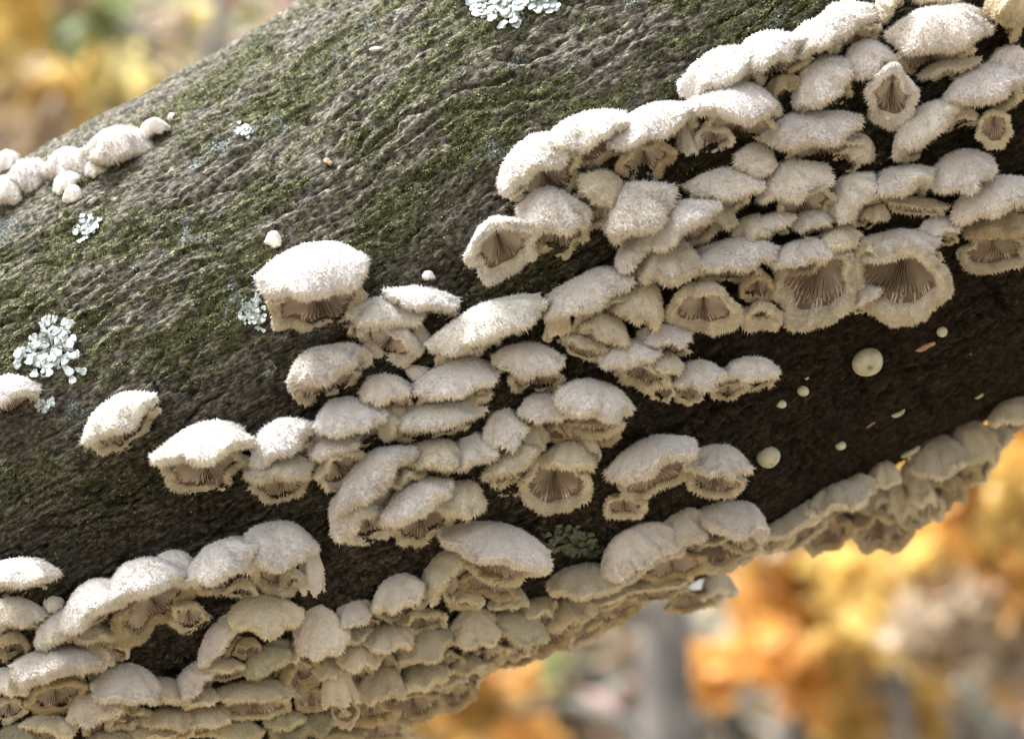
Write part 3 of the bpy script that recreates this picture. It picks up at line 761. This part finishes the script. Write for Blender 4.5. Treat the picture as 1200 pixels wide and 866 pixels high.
(139,169,84,40,4,10,'w',"largest glaring white cushion on the top ridge at upper left",{'fz':.9,'hh':.55,'pw':3.0,'lr':.14}),
(180,150,36,22,20,-8,'w',"small chalky bracket just right of the largest cushion on the ridge",{'fz':.9,'hh':.55,'pw':3.0,'lr':.14}),
(78,191,54,34,8,12,'w',"white cushion on the ridge between the largest one and the round one",{'fz':.9,'hh':.55,'pw':3.0,'lr':.14}),
(38,206,56,38,0,10,'w',"round white cushion on the ridge, third from the left edge",{'fz':.9,'hh':.55,'pw':3.0,'lr':.14}),
(10,190,36,26,-8,10,'w',"back white cushion on the ridge, cut by the left edge",{'fz':.9,'hh':.55,'pw':3.0,'lr':.14}),
(10,224,44,34,-8,6,'w',"front white cushion on the ridge, cut by the left edge",{'fz':.9,'hh':.55,'pw':3.0,'lr':.14}),
(77,212,36,22,34,12,'w',"small bean-shaped white cushion below the ridge row",{'fz':.8,'hh':.6,'pw':3,'lr':.16}),
(85,227,24,20,10,12,'w',"lowest small ball-like cushion below the ridge row",{'fz':.8,'hh':.6,'pw':3,'lr':.16}),
(112,197,30,20,22,8,'w',"small white cushion below the left end of the largest ridge cushion",{'fz':.8,'hh':.6,'pw':3,'lr':.16}),
# small fillers of the tiers
(1000,573,50,34,12,12,'y',"small felt lobe between dull green-grey shelf and drooping lobes, right underside row",{'fz':.6}),
(1070,555,37,34,20,14,'y',"small lobe tucked left of the grey-green furry lobe, right underside row",{'fz':.6}),
(1086,597,44,39,24,-34,'y',"little gill cup right of the largest pleated cup, right underside row",{'fz':.6}),
(1128,555,44,37,20,-30,'b',"brown notch between the grey-green lobe and the outer furry bracket",{'fz':.6}),
(1163,515,46,39,24,10,'y',"small lobe linking the outer furry bracket and the one at the right edge",{'fz':.6}),
(992,607,48,41,16,-32,'b',"little brown cup left of the largest pleated cup",{'fz':.6}),
(944,599,50,30,20,12,'y',"low cream lobe right beneath the small smooth knob",{'fz':.6}),
(906,629,46,34,22,-30,'y',"first tiny gill cup beside the big rounded dome, right underside row",{'fz':.6}),
(345,762,40,30,20,10,'y',"tan fold wedged between olive broad shelf and pale creased shelf",{'fz':.6}),
(388,786,44,36,10,12,'y',"tan lobe just under the pale creased shelf",{'fz':.6}),
(452,778,44,34,14,-30,'y',"tiny gill pocket under the mossy-toned lobe",{'fz':.6}),
(526,796,46,32,18,12,'y',"smooth fold between middle and right lobes of the pleated bottom mass",{'fz':.6}),
(334,846,50,34,10,12,'g',"low olive lobe right of the dim ones at the bottom edge",{'fz':.6}),
(198,846,60,36,0,14,'y',"cream lobe at the bottom edge below the wavy beige shelf",{'fz':.6}),
(176,864,60,30,0,-28,'y',"gilled fold cut by the bottom edge below the wavy beige shelf",{'fz':.6}),
(56,852,64,36,-6,12,'y',"blurred cream lobe at the bottom edge, right of the low gill cup",{'fz':.6}),
(22,862,50,32,0,12,'k',"dim lobe in the bottom left corner",{'fz':.6}),
(126,868,60,26,4,10,'y',"cream rim cut by the bottom edge under the blurred rounded shelf",{'fz':.6}),
(236,820,46,30,10,12,'y',"small cream lobe left of the curled olive bracket",{'fz':.6}),
(600,700,40,26,-6,10,'y',"small fold at the right end of the ragged gill fringe",{'fz':.6}),
(628,716,50,34,10,10,'y',"shaded lobe right of the small hanging drop, lower centre",{'fz':.6}),
(490,700,36,30,30,-26,'y',"small ochre cup between the small textured shelf and the ribbed wing",{'fz':.6}),
(730,672,60,30,22,8,'y',"cream fold between the cushion-like shelf and the long rising shelf",{'fz':.6}),
(386,832,46,36,8,-32,'y',"cream gill cup at the foot of the tall tan pillar-like fold",{'fz':.6}),
# tiny woolly knobs
(62,707,26,22,20,18,'w',"small white woolly ball beside the long snow-white wavy shelf",{'hh':.75,'pw':3,'lr':.2,'n':.4,'wv':1.4}),
(320,280,19,19,0,18,'w',"small white knob above the boxy bright bracket",{'hh':.75,'pw':3,'lr':.2,'n':.4,'wv':1.4}),
(502,322,15,10,0,18,'w',"tiny white knob above the bright toothed bracket pair",{'hh':.75,'pw':3,'lr':.2,'n':.4,'wv':1.4}),
(202,138,11,11,0,18,'w',"tiny white ball at the right end of the ridge row",{'hh':.75,'pw':3,'lr':.2,'n':.4,'wv':1.4}),
]
for i, sp in enumerate(CAPS):
    bracket(i, sp)

# smooth young buttons and tiny knobs
button(0, 1008, 412, 34, 31, 0, "large smooth round button with a small dimple, alone on the dark bark at right")
button(1, 890, 519, 25, 26, 5, "smooth pale button on dark bark right of the isolated lower pair", dy=0.75)
button(2, 931, 579, 35, 26, 0, "smooth oval knob at the left start of the right underside row", False)
button(3, 1096, 379, 12, 11, 0, "tiny round bead just below right of the largest open gill cup", False)
button(4, 932, 446, 13, 12, 0, "tiny pale bead left of the large smooth button", False)
button(5, 939, 434, 6, 5, 20, "minute white speck above the tiny pale bead", False)
button(6, 977, 509, 12, 10, 0, "tiny bead in the middle of the bare dark bark at right", False)
button(7, 925, 531, 9, 6, 0, "tiny speck right of the smooth pale button", False)
button(8, 907, 461, 13, 10, 0, "small bead hanging from the rightmost hairy bracket of the small chain", False)
button(13, 447, 71, 14, 5, 5, "small pale fleck on bare bark left of the big top lichen", False, mat=M_CAP)
def crescent(i, x, y, w, roll, label):
    s, th, tt = hit(x, y); px = tt / FPX
    C = log_point(np.array(s), np.array(th), 0.0004, True)
    Nn = math.cos(th) * B1 + math.sin(th) * B2
    Yd = np.cross(Nn, AX); Yd = Yd if Yd @ CU > 0 else -Yd
    br = R_(roll) - PHI; X = AX * math.cos(br) + Yd * math.sin(br); Y = np.cross(Nn, X); Y = Y if Y @ CU > 0 else -Y
    n, m = 14, 6; V = []
    for j in range(n):
        t = j / (n - 1) * math.pi
        c = -math.cos(t) * X * 0.5 - math.sin(t) * Y * 0.30
        r = 0.14 * math.sin(t * 0.96 + 0.06) + 0.01
        rad_ = math.cos(t) * X + math.sin(t) * Y
        for k in range(m):
            a = k / m * 2 * math.pi
            V.append((c + rad_ * r * math.cos(a) + Nn * r * 1.3 * math.sin(a)) * w * px)
    V = np.array(V); id_ = np.arange(n * m).reshape(n, m); jn = np.roll(id_, -1, 1)
    Q = np.stack([id_[:-1], jn[:-1], jn[1:], id_[1:]], -1).reshape(-1, 4)
    o = link("shell_mushroom", mesh_from("shell_mushroom", V, Q, True, [M_BUTTON]), None, label=label, category="mushroom")
    o.location = C.tolist()
crescent(0, 1046, 473, 16, 25, "small cream crescent shell on the bare dark bark at right, upper one")
crescent(1, 1060, 517, 24, 35, "long thin cream crescent shell just above the right underside row")
crescent(2, 1134, 404, 8, 15, "minute cream crescent speck on dark bark far right")
crescent(3, 1140, 452, 11, 45, "faint brownish crescent scale on dark bark far right")

# ---------------------------------------------------------------- lichens
def lobe_mesh(L, W, rng):
    """one flat forked thallus lobe, from origin along +x, slightly thick and upturned"""
    n = 9; pts = []
    for j in range(n):
        t = j / (n - 1)
        wid = W * (0.28 + 0.72 * t ** 0.8) * (1 if t < 0.95 else 0.92) * (1 + 0.14 * math.sin(t * 14 + rng.uniform(0, 6)))
        pts.append((t * L, wid * 0.5, t))
    top = []; tips = []
    nt_ = 9
    outl = [(x_, y_) for x_, y_, t in pts[:-1]]
    for k in range(nt_):
        a = math.pi / 2 - k / (nt_ - 1) * math.pi
        f = 1 - 0.42 * math.exp(-((a / 0.30) ** 2)) + 0.10 * math.sin(5 * a + rng.uniform(0, 3))
        outl.append((L + 0.42 * W * math.cos(a) * f, 0.52 * W * math.sin(a) * (0.75 + 0.25 * f)))
    outl += [(x_, -y_) for x_, y_, t in pts[:-1]][::-1]
    m = len(outl)
    V = []; 
    def zf(x_, edge): 
        t = x_ / (L * 1.4); return 0.08 * W + 0.16 * W * t * t + (0.07 * W if edge else 0)
    for x_, y_ in outl: V.append((x_, y_, zf(x_, True) - 0.13 * W))
    for x_, y_ in outl: V.append((x_, y_, zf(x_, True)))
    for x_, y_ in outl: V.append((x_ * 0.97 + 0.01 * L, y_ * 0.55, zf(x_, False) + 0.04 * W))
    V.append((L * 0.5, 0, 0.14 * W))
    F = []
    for k in range(m):
        k2 = (k + 1) % m
        F.append((k, k2, m + k2, m + k)); F.append((m + k, m + k2, 2 * m + k2, 2 * m + k)); F.append((2 * m + k, 2 * m + k2, 3 * m, 3 * m))
    return np.array(V), [tuple(f) for f in F]
def lichen(i, x, y, lobes, label, mat, root_only=False):
    """lobes: (px offset x, px offset y, length px, width px, angle deg in the picture)"""
    rng = np.random.RandomState(300 + i)
    s, th, tt = hit(x, y); px = tt / FPX
    base = log_point(np.array(s), np.array(th), 0, True)
    root = empty("lichen_rosette", base.tolist(), label=label, category="lichen", group="leafy lichens on the bark")
    if len(lobes) > 8:
        q_ = np.array([(l[0], l[1]) for l in lobes]); cx_, cy_ = q_.mean(0); na_, nr_ = 40, 6
        tv = []
        for k in range(na_):
            a = k / na_ * 2 * math.pi; dq = q_ - (cx_, cy_); aq = np.arctan2(dq[:, 1], dq[:, 0])
            near = np.abs(np.angle(np.exp(1j * (aq - a)))) < 0.35
            R1 = (np.linalg.norm(dq[near], axis=1).max() if near.any() else 4.0) * (0.86 + 0.14 * math.sin(7 * a + i) * math.sin(3 * a))
            for j in range(nr_):
                r1 = R1 * j / (nr_ - 1)
                hh_ = hit(x + cx_ + r1 * math.cos(a), y + cy_ + r1 * math.sin(a))
                s2, t2 = (hh_[0], hh_[1]) if hh_ else (s, th)
                up_ = (0.00022 + 0.00018 * math.sin(k * 2.1 + j * 1.7)) if j < nr_ - 1 else -0.0002
                tv.append(log_point(np.array([s2]), np.array([t2]), up_)[0] - base)
        id_ = np.arange(na_ * nr_).reshape(na_, nr_); jn_ = np.roll(id_, -1, 0)
        tq = np.stack([id_[:, :-1], jn_[:, :-1], jn_[:, 1:], id_[:, 1:]], -1).reshape(-1, 4)
        link("thallus", mesh_from("thallus", np.array(tv), tq, True, [mat]), root)
    for (ox, oy, L, W, ang) in lobes:
        h_ = hit(x + ox, y + oy)
        if h_ is None: continue
        s1, th1, t1 = h_
        Nn = math.cos(th1) * B1 + math.sin(th1) * B2
        a = R_(ang); dv = CR * math.cos(a) + CU * math.sin(a)
        X = dv - Nn * (dv @ Nn); X /= np.linalg.norm(X); Y = np.cross(Nn, X)
        P0 = log_point(np.array(s1), np.array(th1), 0, False) + Nn * (max(bark_disp(np.array([s1]), np.array([th1]))[0], 0) + rng.uniform(0.0001, 0.0006))
        V, F = lobe_mesh(L, W, rng)
        Wv = P0 + (V[:, 0:1] * X + V[:, 1:2] * Y + V[:, 2:3] * Nn) * px - base
        me = bpy.data.meshes.new("lobe"); me.from_pydata([tuple(v) for v in Wv], [], [f if f[2] != f[3] else f[:3] for f in F])
        me.materials.append(mat); me.polygons.foreach_set("use_smooth", [True] * len(me.polygons))
        link("lobe", me, root)
def rosette(rng, rx, ry, n, L, W, inner=6, a0=0, a1=360):
    """crumbly irregular patch of short lobes"""
    out = []; ph = rng.uniform(0, 6.28, 3); am = (0.26, 0.20, 0.14)
    for k in range(int(n * 9)):
        a = rng.uniform(a0, a1); ra = R_(a)
        lim = 0.80 + sum(m * math.sin(f * ra + p) for m, f, p in zip(am, (2, 3, 5), ph))
        r = math.sqrt(rng.uniform(0.02, 1)) * lim
        if abs(math.sin(2.5 * ra + ph[0])) < 0.25 and r > 0.45: continue
        w_ = W * rng.uniform(0.5, 1.05)
        out.append((rx * r * math.cos(ra), -ry * r * math.sin(ra), w_ * rng.uniform(0.5, 1.1), w_, a + rng.uniform(-55, 55)))
    return out
rl = np.random.RandomState(9)
lichen(0, 62, 408, rosette(rl, 33, 35, 11, 11, 10.5, 9) + [(14, 22, 14, 10, -45), (22, 30, 12, 9, -65), (28, 26, 12, 9, -20)],
       "largest leafy blue-grey lichen rosette at the left, above the bracket cut by the left edge", M_LICH)
def fans(cs, rng, W):
    out = []
    for (ox, oy, R0, a0, a1, n) in cs:
        for (x_, y_, L_, w_, g_) in rosette(rng, R0, R0, n, 0, W):
            g = (g_ - a0) % 360
            if g < a1 - a0: out.append((ox + x_, oy + y_, L_, w_, g_))
    return out
lichen(1, 606, 12, [(q[0] - 28, q[1] + 2) + q[2:] for q in rosette(rl, 28, 28, 8, 8, 11)] + [(q[0] + 6, q[1]) + q[2:] for q in rosette(rl, 30, 30, 9, 8, 11)]
       + [(q[0] + 36, q[1] - 8) + q[2:] for q in rosette(rl, 26, 24, 8, 8, 11)],
       "spreading pale blue-grey leafy lichen cut by the top edge, centre", M_LICH)
lichen(2, 107, 271, rosette(rl, 13, 14, 8, 7, 6, 4), "small blue-white lichen rosette on bark below the ridge cushions at left", M_LICH)
lichen(3, 288, 157, rosette(rl, 8, 9, 5, 5, 5, 3), "tiny blue-white lichen tuft on grey bark, upper left centre", M_LICH)
lichen(4, 298, 368, rosette(rl, 13, 22, 8, 6, 5.5, 3), "scattered grey lichen lobes touching the left side of the boxy bright bracket", M_LICH)
lichen(5, 52, 475, rosette(rl, 10, 7, 5, 6, 5, 2), "little lichen crumb right of the bracket cut by the left edge", M_LICH)
lichen(6, 665, 628, rosette(rl, 36, 24, 14, 12, 8, 9), "dull olive lichen in deep shade between the big pleated hood and lower right group", M_LICHD)
lichen(7, 317, 431, rosette(rl, 6, 8, 4, 5, 4, 2), "faint greenish lichen fleck left of the smooth oval bracket", M_LICHD)

# loose chips of bark
def chip(i, x, y, w, h, roll, label):
    rng = np.random.RandomState(700 + i); s_, th, tt = hit(x, y); px = tt / FPX
    C = log_point(np.array(s_), np.array(th), 0.0001, True)
    Nn = math.cos(th) * B1 + math.sin(th) * B2
    X = CR * math.cos(R_(roll)) + CU * math.sin(R_(roll)); X = X - Nn * (X @ Nn); X /= np.linalg.norm(X); Y = np.cross(Nn, X)
    n = 11; V = []
    for lev, sc in ((-0.10, 1.0), (0.10, 0.94), (0.16, 0.45)):
        for k in range(n):
            a = k / n * 2 * math.pi; r = sc * (0.62 + 0.38 * _hash(np.array([k]), np.array([i]), 3)[0])
            V.append((X * r * math.cos(a) * w / 2 + Y * r * math.sin(a) * h / 2 + Nn * (lev + 0.05 * math.sin(3 * a + i)) * min(w, h)) * px)
    V.append(Nn * 0.12 * min(w, h) * px)
    F = []
    for l in (0, 1):
        for k in range(n): F.append((l * n + k, l * n + (k + 1) % n, (l + 1) * n + (k + 1) % n, (l + 1) * n + k))
    for k in range(n): F.append((2 * n + k, 2 * n + (k + 1) % n, 3 * n))
    me = bpy.data.meshes.new("bark_chip"); me.from_pydata([tuple(v) for v in V], [], F); me.materials.append(M_CHIP)
    o = link("bark_chip", me, None, label=label, category="bark chip"); o.location = C.tolist()
for k, (x, y, w, h, r, lab) in enumerate([(387, 194, 9, 17, 60, "orange-brown bark chip on mossy bark, upper left centre"),
        (1078, 398, 30, 9, 20, "flat reddish bark scale right of the large smooth button"),
        (1014, 488, 14, 4, 40, "thin orange splinter on bare dark bark at right"),
        (76, 388, 9, 8, 0, "small pale crumb lying in the largest leafy lichen"),
        (124, 370, 11, 10, -20, "small pale bark crumb right above the largest leafy lichen")]):
    chip(k, x, y, w, h, r, lab)

# ---------------------------------------------------------------- moss tufts and crust granules on the bark (nobody could count them)
def scatter(name, mask, cnt, size, mat, seed, hgt, label, cat):
    rng = np.random.RandomState(seed)
    s = rng.uniform(-0.135, 0.135, cnt * 6); th = rng.uniform(R_(-40), R_(88), cnt * 6)
    keep = rng.rand(cnt * 6) < mask(s, th) ** 1.5
    s, th = s[keep][:cnt], th[keep][:cnt]; n = len(s)
    P0 = log_point(s, th, -0.00005)
    Nn = np.cos(th)[:, None] * B1 + np.sin(th)[:, None] * B2
    dr = Nn * 0.8 + rng.normal(0, 0.45, (n, 3)); dr /= np.linalg.norm(dr, axis=1, keepdims=True)
    rr = rng.normal(size=(n, 3)); e1 = np.cross(dr, rr); e1 /= np.linalg.norm(e1, axis=1, keepdims=True); e2 = np.cross(dr, e1)
    sz = (size * rng.uniform(0.5, 1.4, n))[:, None]
    vs = [P0 + sz * (math.cos(a) * e1 + math.sin(a) * e2) for a in (0, 2.094, 4.189)] + [P0 + dr * sz * hgt]
    V = np.stack(vs, 1).reshape(-1, 3); bi = np.arange(n)[:, None] * 4
    F = np.stack([bi + [0, 1, 3], bi + [1, 2, 3], bi + [2, 0, 3]], 1).reshape(-1, 3)
    link(name, mesh_from(name, V, F, False, [mat]), None, kind="stuff", label=label, category=cat)
scatter("moss", moss_mask, 60000, 0.00020, M_MOSS, 1, 2.0, "thin olive-green moss film over the upper side of the trunk", "moss")
scatter("crust_lichen", crust_mask, 16000, 0.00026, M_CRUST, 2, 1.4, "grey granular crust lichen in patches on the upper bark", "lichen")

# ---------------------------------------------------------------- ground and autumn wood behind
rb = np.random.RandomState(77)
M_GROUND, t, b = newmat("leaf_litter"); co = objco(t, (1, 1, 1))
c = ramp(t, noise(t, co, 3.0, 8, 0.7), [(0.3, (0.05, 0.04, 0.028)), (0.5, (0.14, 0.115, 0.075)), (0.7, (0.25, 0.195, 0.115))])
t.links.new(c, b.inputs['Base Color']); b.inputs['Roughness'].default_value = 0.9
gx = np.concatenate([np.linspace(-900, -60, 12), np.linspace(-50, 50, 60), np.linspace(60, 900, 12)])
GX, GY = np.meshgrid(gx, gx, indexing='ij')
GZ = pn(GX / 9, GY / 9, 61) * 0.12 * (np.abs(GX) < 100)
n = len(gx); id_ = np.arange(n * n).reshape(n, n)
link("ground", mesh_from("ground", np.stack([GX, GY, GZ - 0.05], -1).reshape(-1, 3), np.stack([id_[:-1, :-1], id_[1:, :-1], id_[1:, 1:], id_[:-1, 1:]], -1).reshape(-1, 4), True, [M_GROUND]), None, kind="structure")
def leafmat(name, col, tr=0.45):
    m, t, b = newmat(name); co = objco(t, (1, 1, 1))
    c = ramp(t, noise(t, co, 6.0, 3), [(0.3, tuple(x * 0.7 for x in col)), (0.7, tuple(min(1, x * 1.2) for x in col))])
    t.links.new(c, b.inputs['Base Color']); b.inputs['Roughness'].default_value = 0.6
    tn = N(t, 'ShaderNodeBsdfTranslucent'); t.links.new(c, tn.inputs['Color'])
    ms = N(t, 'ShaderNodeMixShader'); ms.inputs[0].default_value = tr
    t.links.new(b.outputs[0], ms.inputs[1]); t.links.new(tn.outputs[0], ms.inputs[2])
    t.links.new(ms.outputs[0], t.nodes['Material Output'].inputs['Surface']); return m
LM = {'orange': leafmat("leaf_orange", (0.62, 0.33, 0.085)), 'yellow': leafmat("leaf_yellow", (0.56, 0.48, 0.20)),
      'green': leafmat("leaf_green", (0.20, 0.24, 0.10)), 'tan': leafmat("leaf_tan", (0.44, 0.35, 0.25)),
      'gold': leafmat("leaf_gold", (0.57, 0.40, 0.12)), 'grey': leafmat("leaf_grey_green", (0.22, 0.225, 0.18)),
      'rose': leafmat("leaf_rose", (0.40, 0.28, 0.24))}
M_TRUNK = plain("tree_bark", (0.06, 0.055, 0.05), (0.17, 0.155, 0.14), 9)
BLEND = {'orange': 'gold', 'gold': 'tan', 'yellow': 'gold', 'green': 'tan', 'tan': 'yellow', 'grey': 'rose', 'rose': 'tan'}
def tube(pts, rads, m=8):
    V = []; F = []
    for k, (p, r) in enumerate(zip(pts, rads)):
        p = np.array(p, float); q0 = np.array(pts[max(0, k - 1)], float); q1 = np.array(pts[min(len(pts) - 1, k + 1)], float)
        d = q1 - q0; d /= np.linalg.norm(d); e = np.cross(d, (0.3, 1, 0.2)); e /= np.linalg.norm(e); f = np.cross(d, e)
        for j in range(m):
            a = j / m * 2 * math.pi; V.append(p + r * (math.cos(a) * e + math.sin(a) * f))
    for k in range(len(pts) - 1):
        for j in range(m): F.append((k * m + j, k * m + (j + 1) % m, (k + 1) * m + (j + 1) % m, (k + 1) * m + j))
    return np.array(V), np.array(F)
def tree(x, y, D, trunk_px, top_px, clumps, label, lean=0.0, cat="tree", name="autumn_tree", leaf=0.05, even=False):
    """trunk passes under pixel (x,y) at distance D; clumps: (px x, px y, radius px, count, material key)"""
    P0 = at(x, y, D); k = D / FPX; r = trunk_px * k / 2
    root = empty(name, (float(P0[0] - lean * P0[2]), float(P0[1]), 0.0), label=label, category=cat, group="autumn trees behind the trunk")
    B0 = np.array(root.location)
    topz = at(x, top_px, D)[2]
    pts = []; rads = []
    for j in range(9):
        z = -0.1 + (topz + 0.1) * j / 8
        pts.append((P0[0] + lean * (z - P0[2]) + 0.03 * math.sin(z * 2 + x), P0[1] + 0.03 * math.cos(z * 2.3), z)); rads.append(r * (1.25 - 0.75 * j / 8) * (1.35 if j == 0 else 1))
    V, F = tube(pts, rads); tr = link("trunk", mesh_from("trunk", V - B0, F, True, [M_TRUNK]), root)
    CV, CF_, CM = [], [], []; mats = []
    LV, LF = [], []
    for (cx, cy, cr, cnt, mk) in clumps:
        C = at(cx, cy, D + rb.uniform(-0.06, 0.06) * D); R3 = cr * k
        if mk not in mats: mats.append(mk)
        zt = min(max(C[2] - 0.5 * R3, 0.5), topz)
        tx = np.array([P0[0] + lean * (zt - P0[2]), P0[1], zt])
        mid_ = (tx + C) / 2 + (0, 0, 0.1 * np.linalg.norm(C - tx))
        V, F = tube([tx, mid_, C], [r * 0.32, r * 0.2, r * 0.08], 5)
        LF.append(F + sum(len(v) for v in LV)); LV.append(V)
        # sub-clumps make gaps and light and dark groups
        nsub = cnt if even else max(3, cnt // 60)
        sc = C + rb.normal(0, 0.48, (nsub, 3)) * R3
        w_ = rb.randint(0, nsub, cnt)
        P_ = sc[w_] + rb.normal(0, 0.22, (cnt, 3)) * R3
        e1 = rb.normal(size=(cnt, 3)); e1 /= np.linalg.norm(e1, axis=1, keepdims=True)
        e2 = np.cross(e1, rb.normal(size=(cnt, 3))); e2 /= np.linalg.norm(e2, axis=1, keepdims=True)
        L_ = leaf * rb.uniform(0.7, 1.3, (cnt, 1))
        vs = np.stack([P_ - e1 * L_, P_ + e2 * L_ * 0.55, P_ + e1 * L_, P_ - e2 * L_ * 0.55], 1).reshape(-1, 3)
        off = sum(len(v) for v in CV)
        CF_.append(np.arange(cnt * 4).reshape(cnt, 4) + off); CV.append(vs); mk2 = BLEND[mk]
        if mk2 not in mats: mats.append(mk2)
        CM.append(np.where(_hash(w_, w_ * 3 + int(cx), 71) < 0.36, mats.index(mk2), mats.index(mk)))
    if CV:
        lb = link("limbs", mesh_from("limbs", np.vstack(LV) - B0, np.vstack(LF), True, [M_TRUNK]), root, kind="stuff")
        link("crown", mesh_from("crown", np.vstack(CV) - B0, np.vstack(CF_), False, [LM[m] for m in mats], np.concatenate(CM)), root, kind="stuff")
T_BG = [
 (250, 60, 7.0, 30, -200, [(50, 50, 90, 260, 'yellow'), (50, 130, 80, 300, 'gold'), (150, 130, 60, 160, 'yellow'), (120, 30, 60, 90, 'green'), (220, 60, 60, 60, 'tan'), (-60, 0, 120, 300, 'yellow')],
  "slender grey tree with green and tan foliage, blurred at upper left", 0.05),
 (-60, 100, 9.0, 46, -300, [(10, 110, 70, 260, 'gold'), (110, 30, 60, 160, 'yellow'), (100, 160, 70, 160, 'yellow'), (40, 40, 90, 120, 'green'), (320, 60, 60, 60, 'tan'), (-120, 150, 120, 300, 'yellow')],
  "golden-leaved tree beyond the left edge, blurred", 0.0),
 (360, -60, 10.0, 24, -300, [(270, 80, 50, 70, 'grey'), (350, -20, 60, 100, 'rose'), (200, 110, 60, 120, 'tan'), (450, 100, 120, 300, 'gold')],
  "thin rosy-leaved tree behind the top ridge of the trunk, blurred", 0.1),
 (785, 780, 6.0, 74, -300, [(700, 640, 80, 300, 'green'), (560, 840, 60, 260, 'orange'), (520, 700, 90, 300, 'tan'), (660, 690, 60, 120, 'green')],
  "broad grey trunk rising at bottom centre, blurred", 0.02),
 (1040, 700, 8.0, 30, -400, [(950, 650, 110, 1300, 'orange'), (1070, 680, 130, 1700, 'orange'), (1130, 600, 90, 900, 'orange'), (900, 770, 80, 500, 'orange'), (1000, 560, 120, 900, 'gold'), (1010, 760, 80, 500, 'gold')],
  "orange-leaved tree in the middle of the lower right background, blurred", -0.03),
 (1230, 640, 7.0, 60, -400, [(1180, 620, 110, 1100, 'orange'), (1120, 740, 80, 500, 'gold'), (1190, 720, 80, 600, 'orange'), (1240, 540, 90, 600, 'orange'), (1120, 650, 110, 900, 'orange')],
  "orange tree at the right edge of the background, blurred", 0.0),
 (930, 860, 9.0, 40, -400, [(870, 800, 60, 450, 'tan'), (960, 830, 60, 600, 'green'), (1000, 850, 60, 600, 'gold'), (930, 720, 60, 500, 'rose'), (820, 850, 60, 300, 'grey')],
  "tan and golden understorey tree at the bottom of the background, blurred", 0.0),
 (1130, 800, 10.0, 40, -400, [(1080, 790, 90, 800, 'grey'), (1150, 850, 80, 600, 'rose'), (1040, 780, 70, 500, 'grey'), (1180, 860, 60, 400, 'tan')],
  "leaning grey tree with dull foliage at lower right, blurred", -0.6),
 (620, 900, 12.0, 50, -400, [(600, 860, 80, 250, 'orange'), (740, 720, 60, 60, 'rose'), (500, 840, 60, 300, 'gold')],
  "thin-leaved tree with bright sky gaps at bottom centre, blurred", 0.0),
]
for (x, y, D, tp, top, cl, lab, lean) in T_BG:
    tree(x, y, D, tp, top, cl, lab, lean)
tree(690, 900, 12.0, 30, -300, [(700, 800, 90, 110, 'grey'), (640, 840, 70, 60, 'green'), (800, 830, 80, 90, 'grey'), (760, 760, 60, 50, 'green')],
     "broad-leaved grey-green tree with small bright sky gaps at bottom centre, blurred", 0.0, leaf=0.11, even=True)
tree(240, 120, 12.0, 26, -300, [(200, 60, 70, 80, 'grey'), (290, 20, 60, 55, 'green'), (120, 20, 70, 60, 'green')],
     "broad-leaved dull tree with small bright sky gaps at upper left, blurred", 0.0, leaf=0.11, even=True)
tree(1200, 900, 13.0, 26, -300, [(1180, 790, 80, 90, 'grey'), (1100, 840, 70, 70, 'rose')],
     "broad-leaved dull tree with small bright sky gaps in the lower right corner, blurred", 0.0, leaf=0.11, even=True)
# the far wood: reads as one mass
far = []
ff = []; fm = []
mk = ['grey', 'tan', 'green', 'gold', 'rose', 'orange']
cnt = 26000
az = rb.uniform(R_(-32), R_(32), cnt); dd = rb.uniform(17, 34, cnt)
zz = rb.uniform(0, 1, cnt) ** 0.9 * dd * 0.50
cell = np.floor(az * 30).astype(int) * 131 + np.floor(zz / 1.6).astype(int)
dens = _hash(cell, cell * 3, 91)
keep = rb.rand(cnt) < 0.12 + 0.88 * dens
az, dd, zz, cell = az[keep], dd[keep], zz[keep], cell[keep]; cnt = len(az)
P_ = np.stack([np.sin(az) * dd, np.cos(az) * dd, zz], -1)
e1 = rb.normal(size=(cnt, 3)); e1 /= np.linalg.norm(e1, axis=1, keepdims=True)
e2 = np.cross(e1, rb.normal(size=(cnt, 3))); e2 /= np.linalg.norm(e2, axis=1, keepdims=True)
L_ = 0.20 * rb.uniform(0.6, 1.3, (cnt, 1))
V = np.stack([P_ - e1 * L_, P_ + e2 * L_ * 0.6, P_ + e1 * L_, P_ - e2 * L_ * 0.6], 1).reshape(-1, 3)
mi = (_hash(cell, cell * 7 + 1, 92) * 5.99).astype(int)
link("far_wood", mesh_from("far_wood", V, np.arange(cnt * 4).reshape(cnt, 4), False, [LM[k] for k in mk], mi), None, kind="stuff",
     label="far autumn wood reading as one blurred mass of foliage", category="woodland")
# bare trunks in the far wood
for k, (x, D, tp, lean) in enumerate([(215, 13, 34, 0.0), (1105, 14, 26, 0.1), (700, 15, 22, 0.03)]):
    labs = ["thin dark trunk in the upper left background, blurred",
            "thin trunk among the orange leaves at right, blurred", "faint thin trunk left of the broad grey one, blurred"]
    tree(x, 500, D, tp, -500, [], labs[k], lean, name="bare_tree")
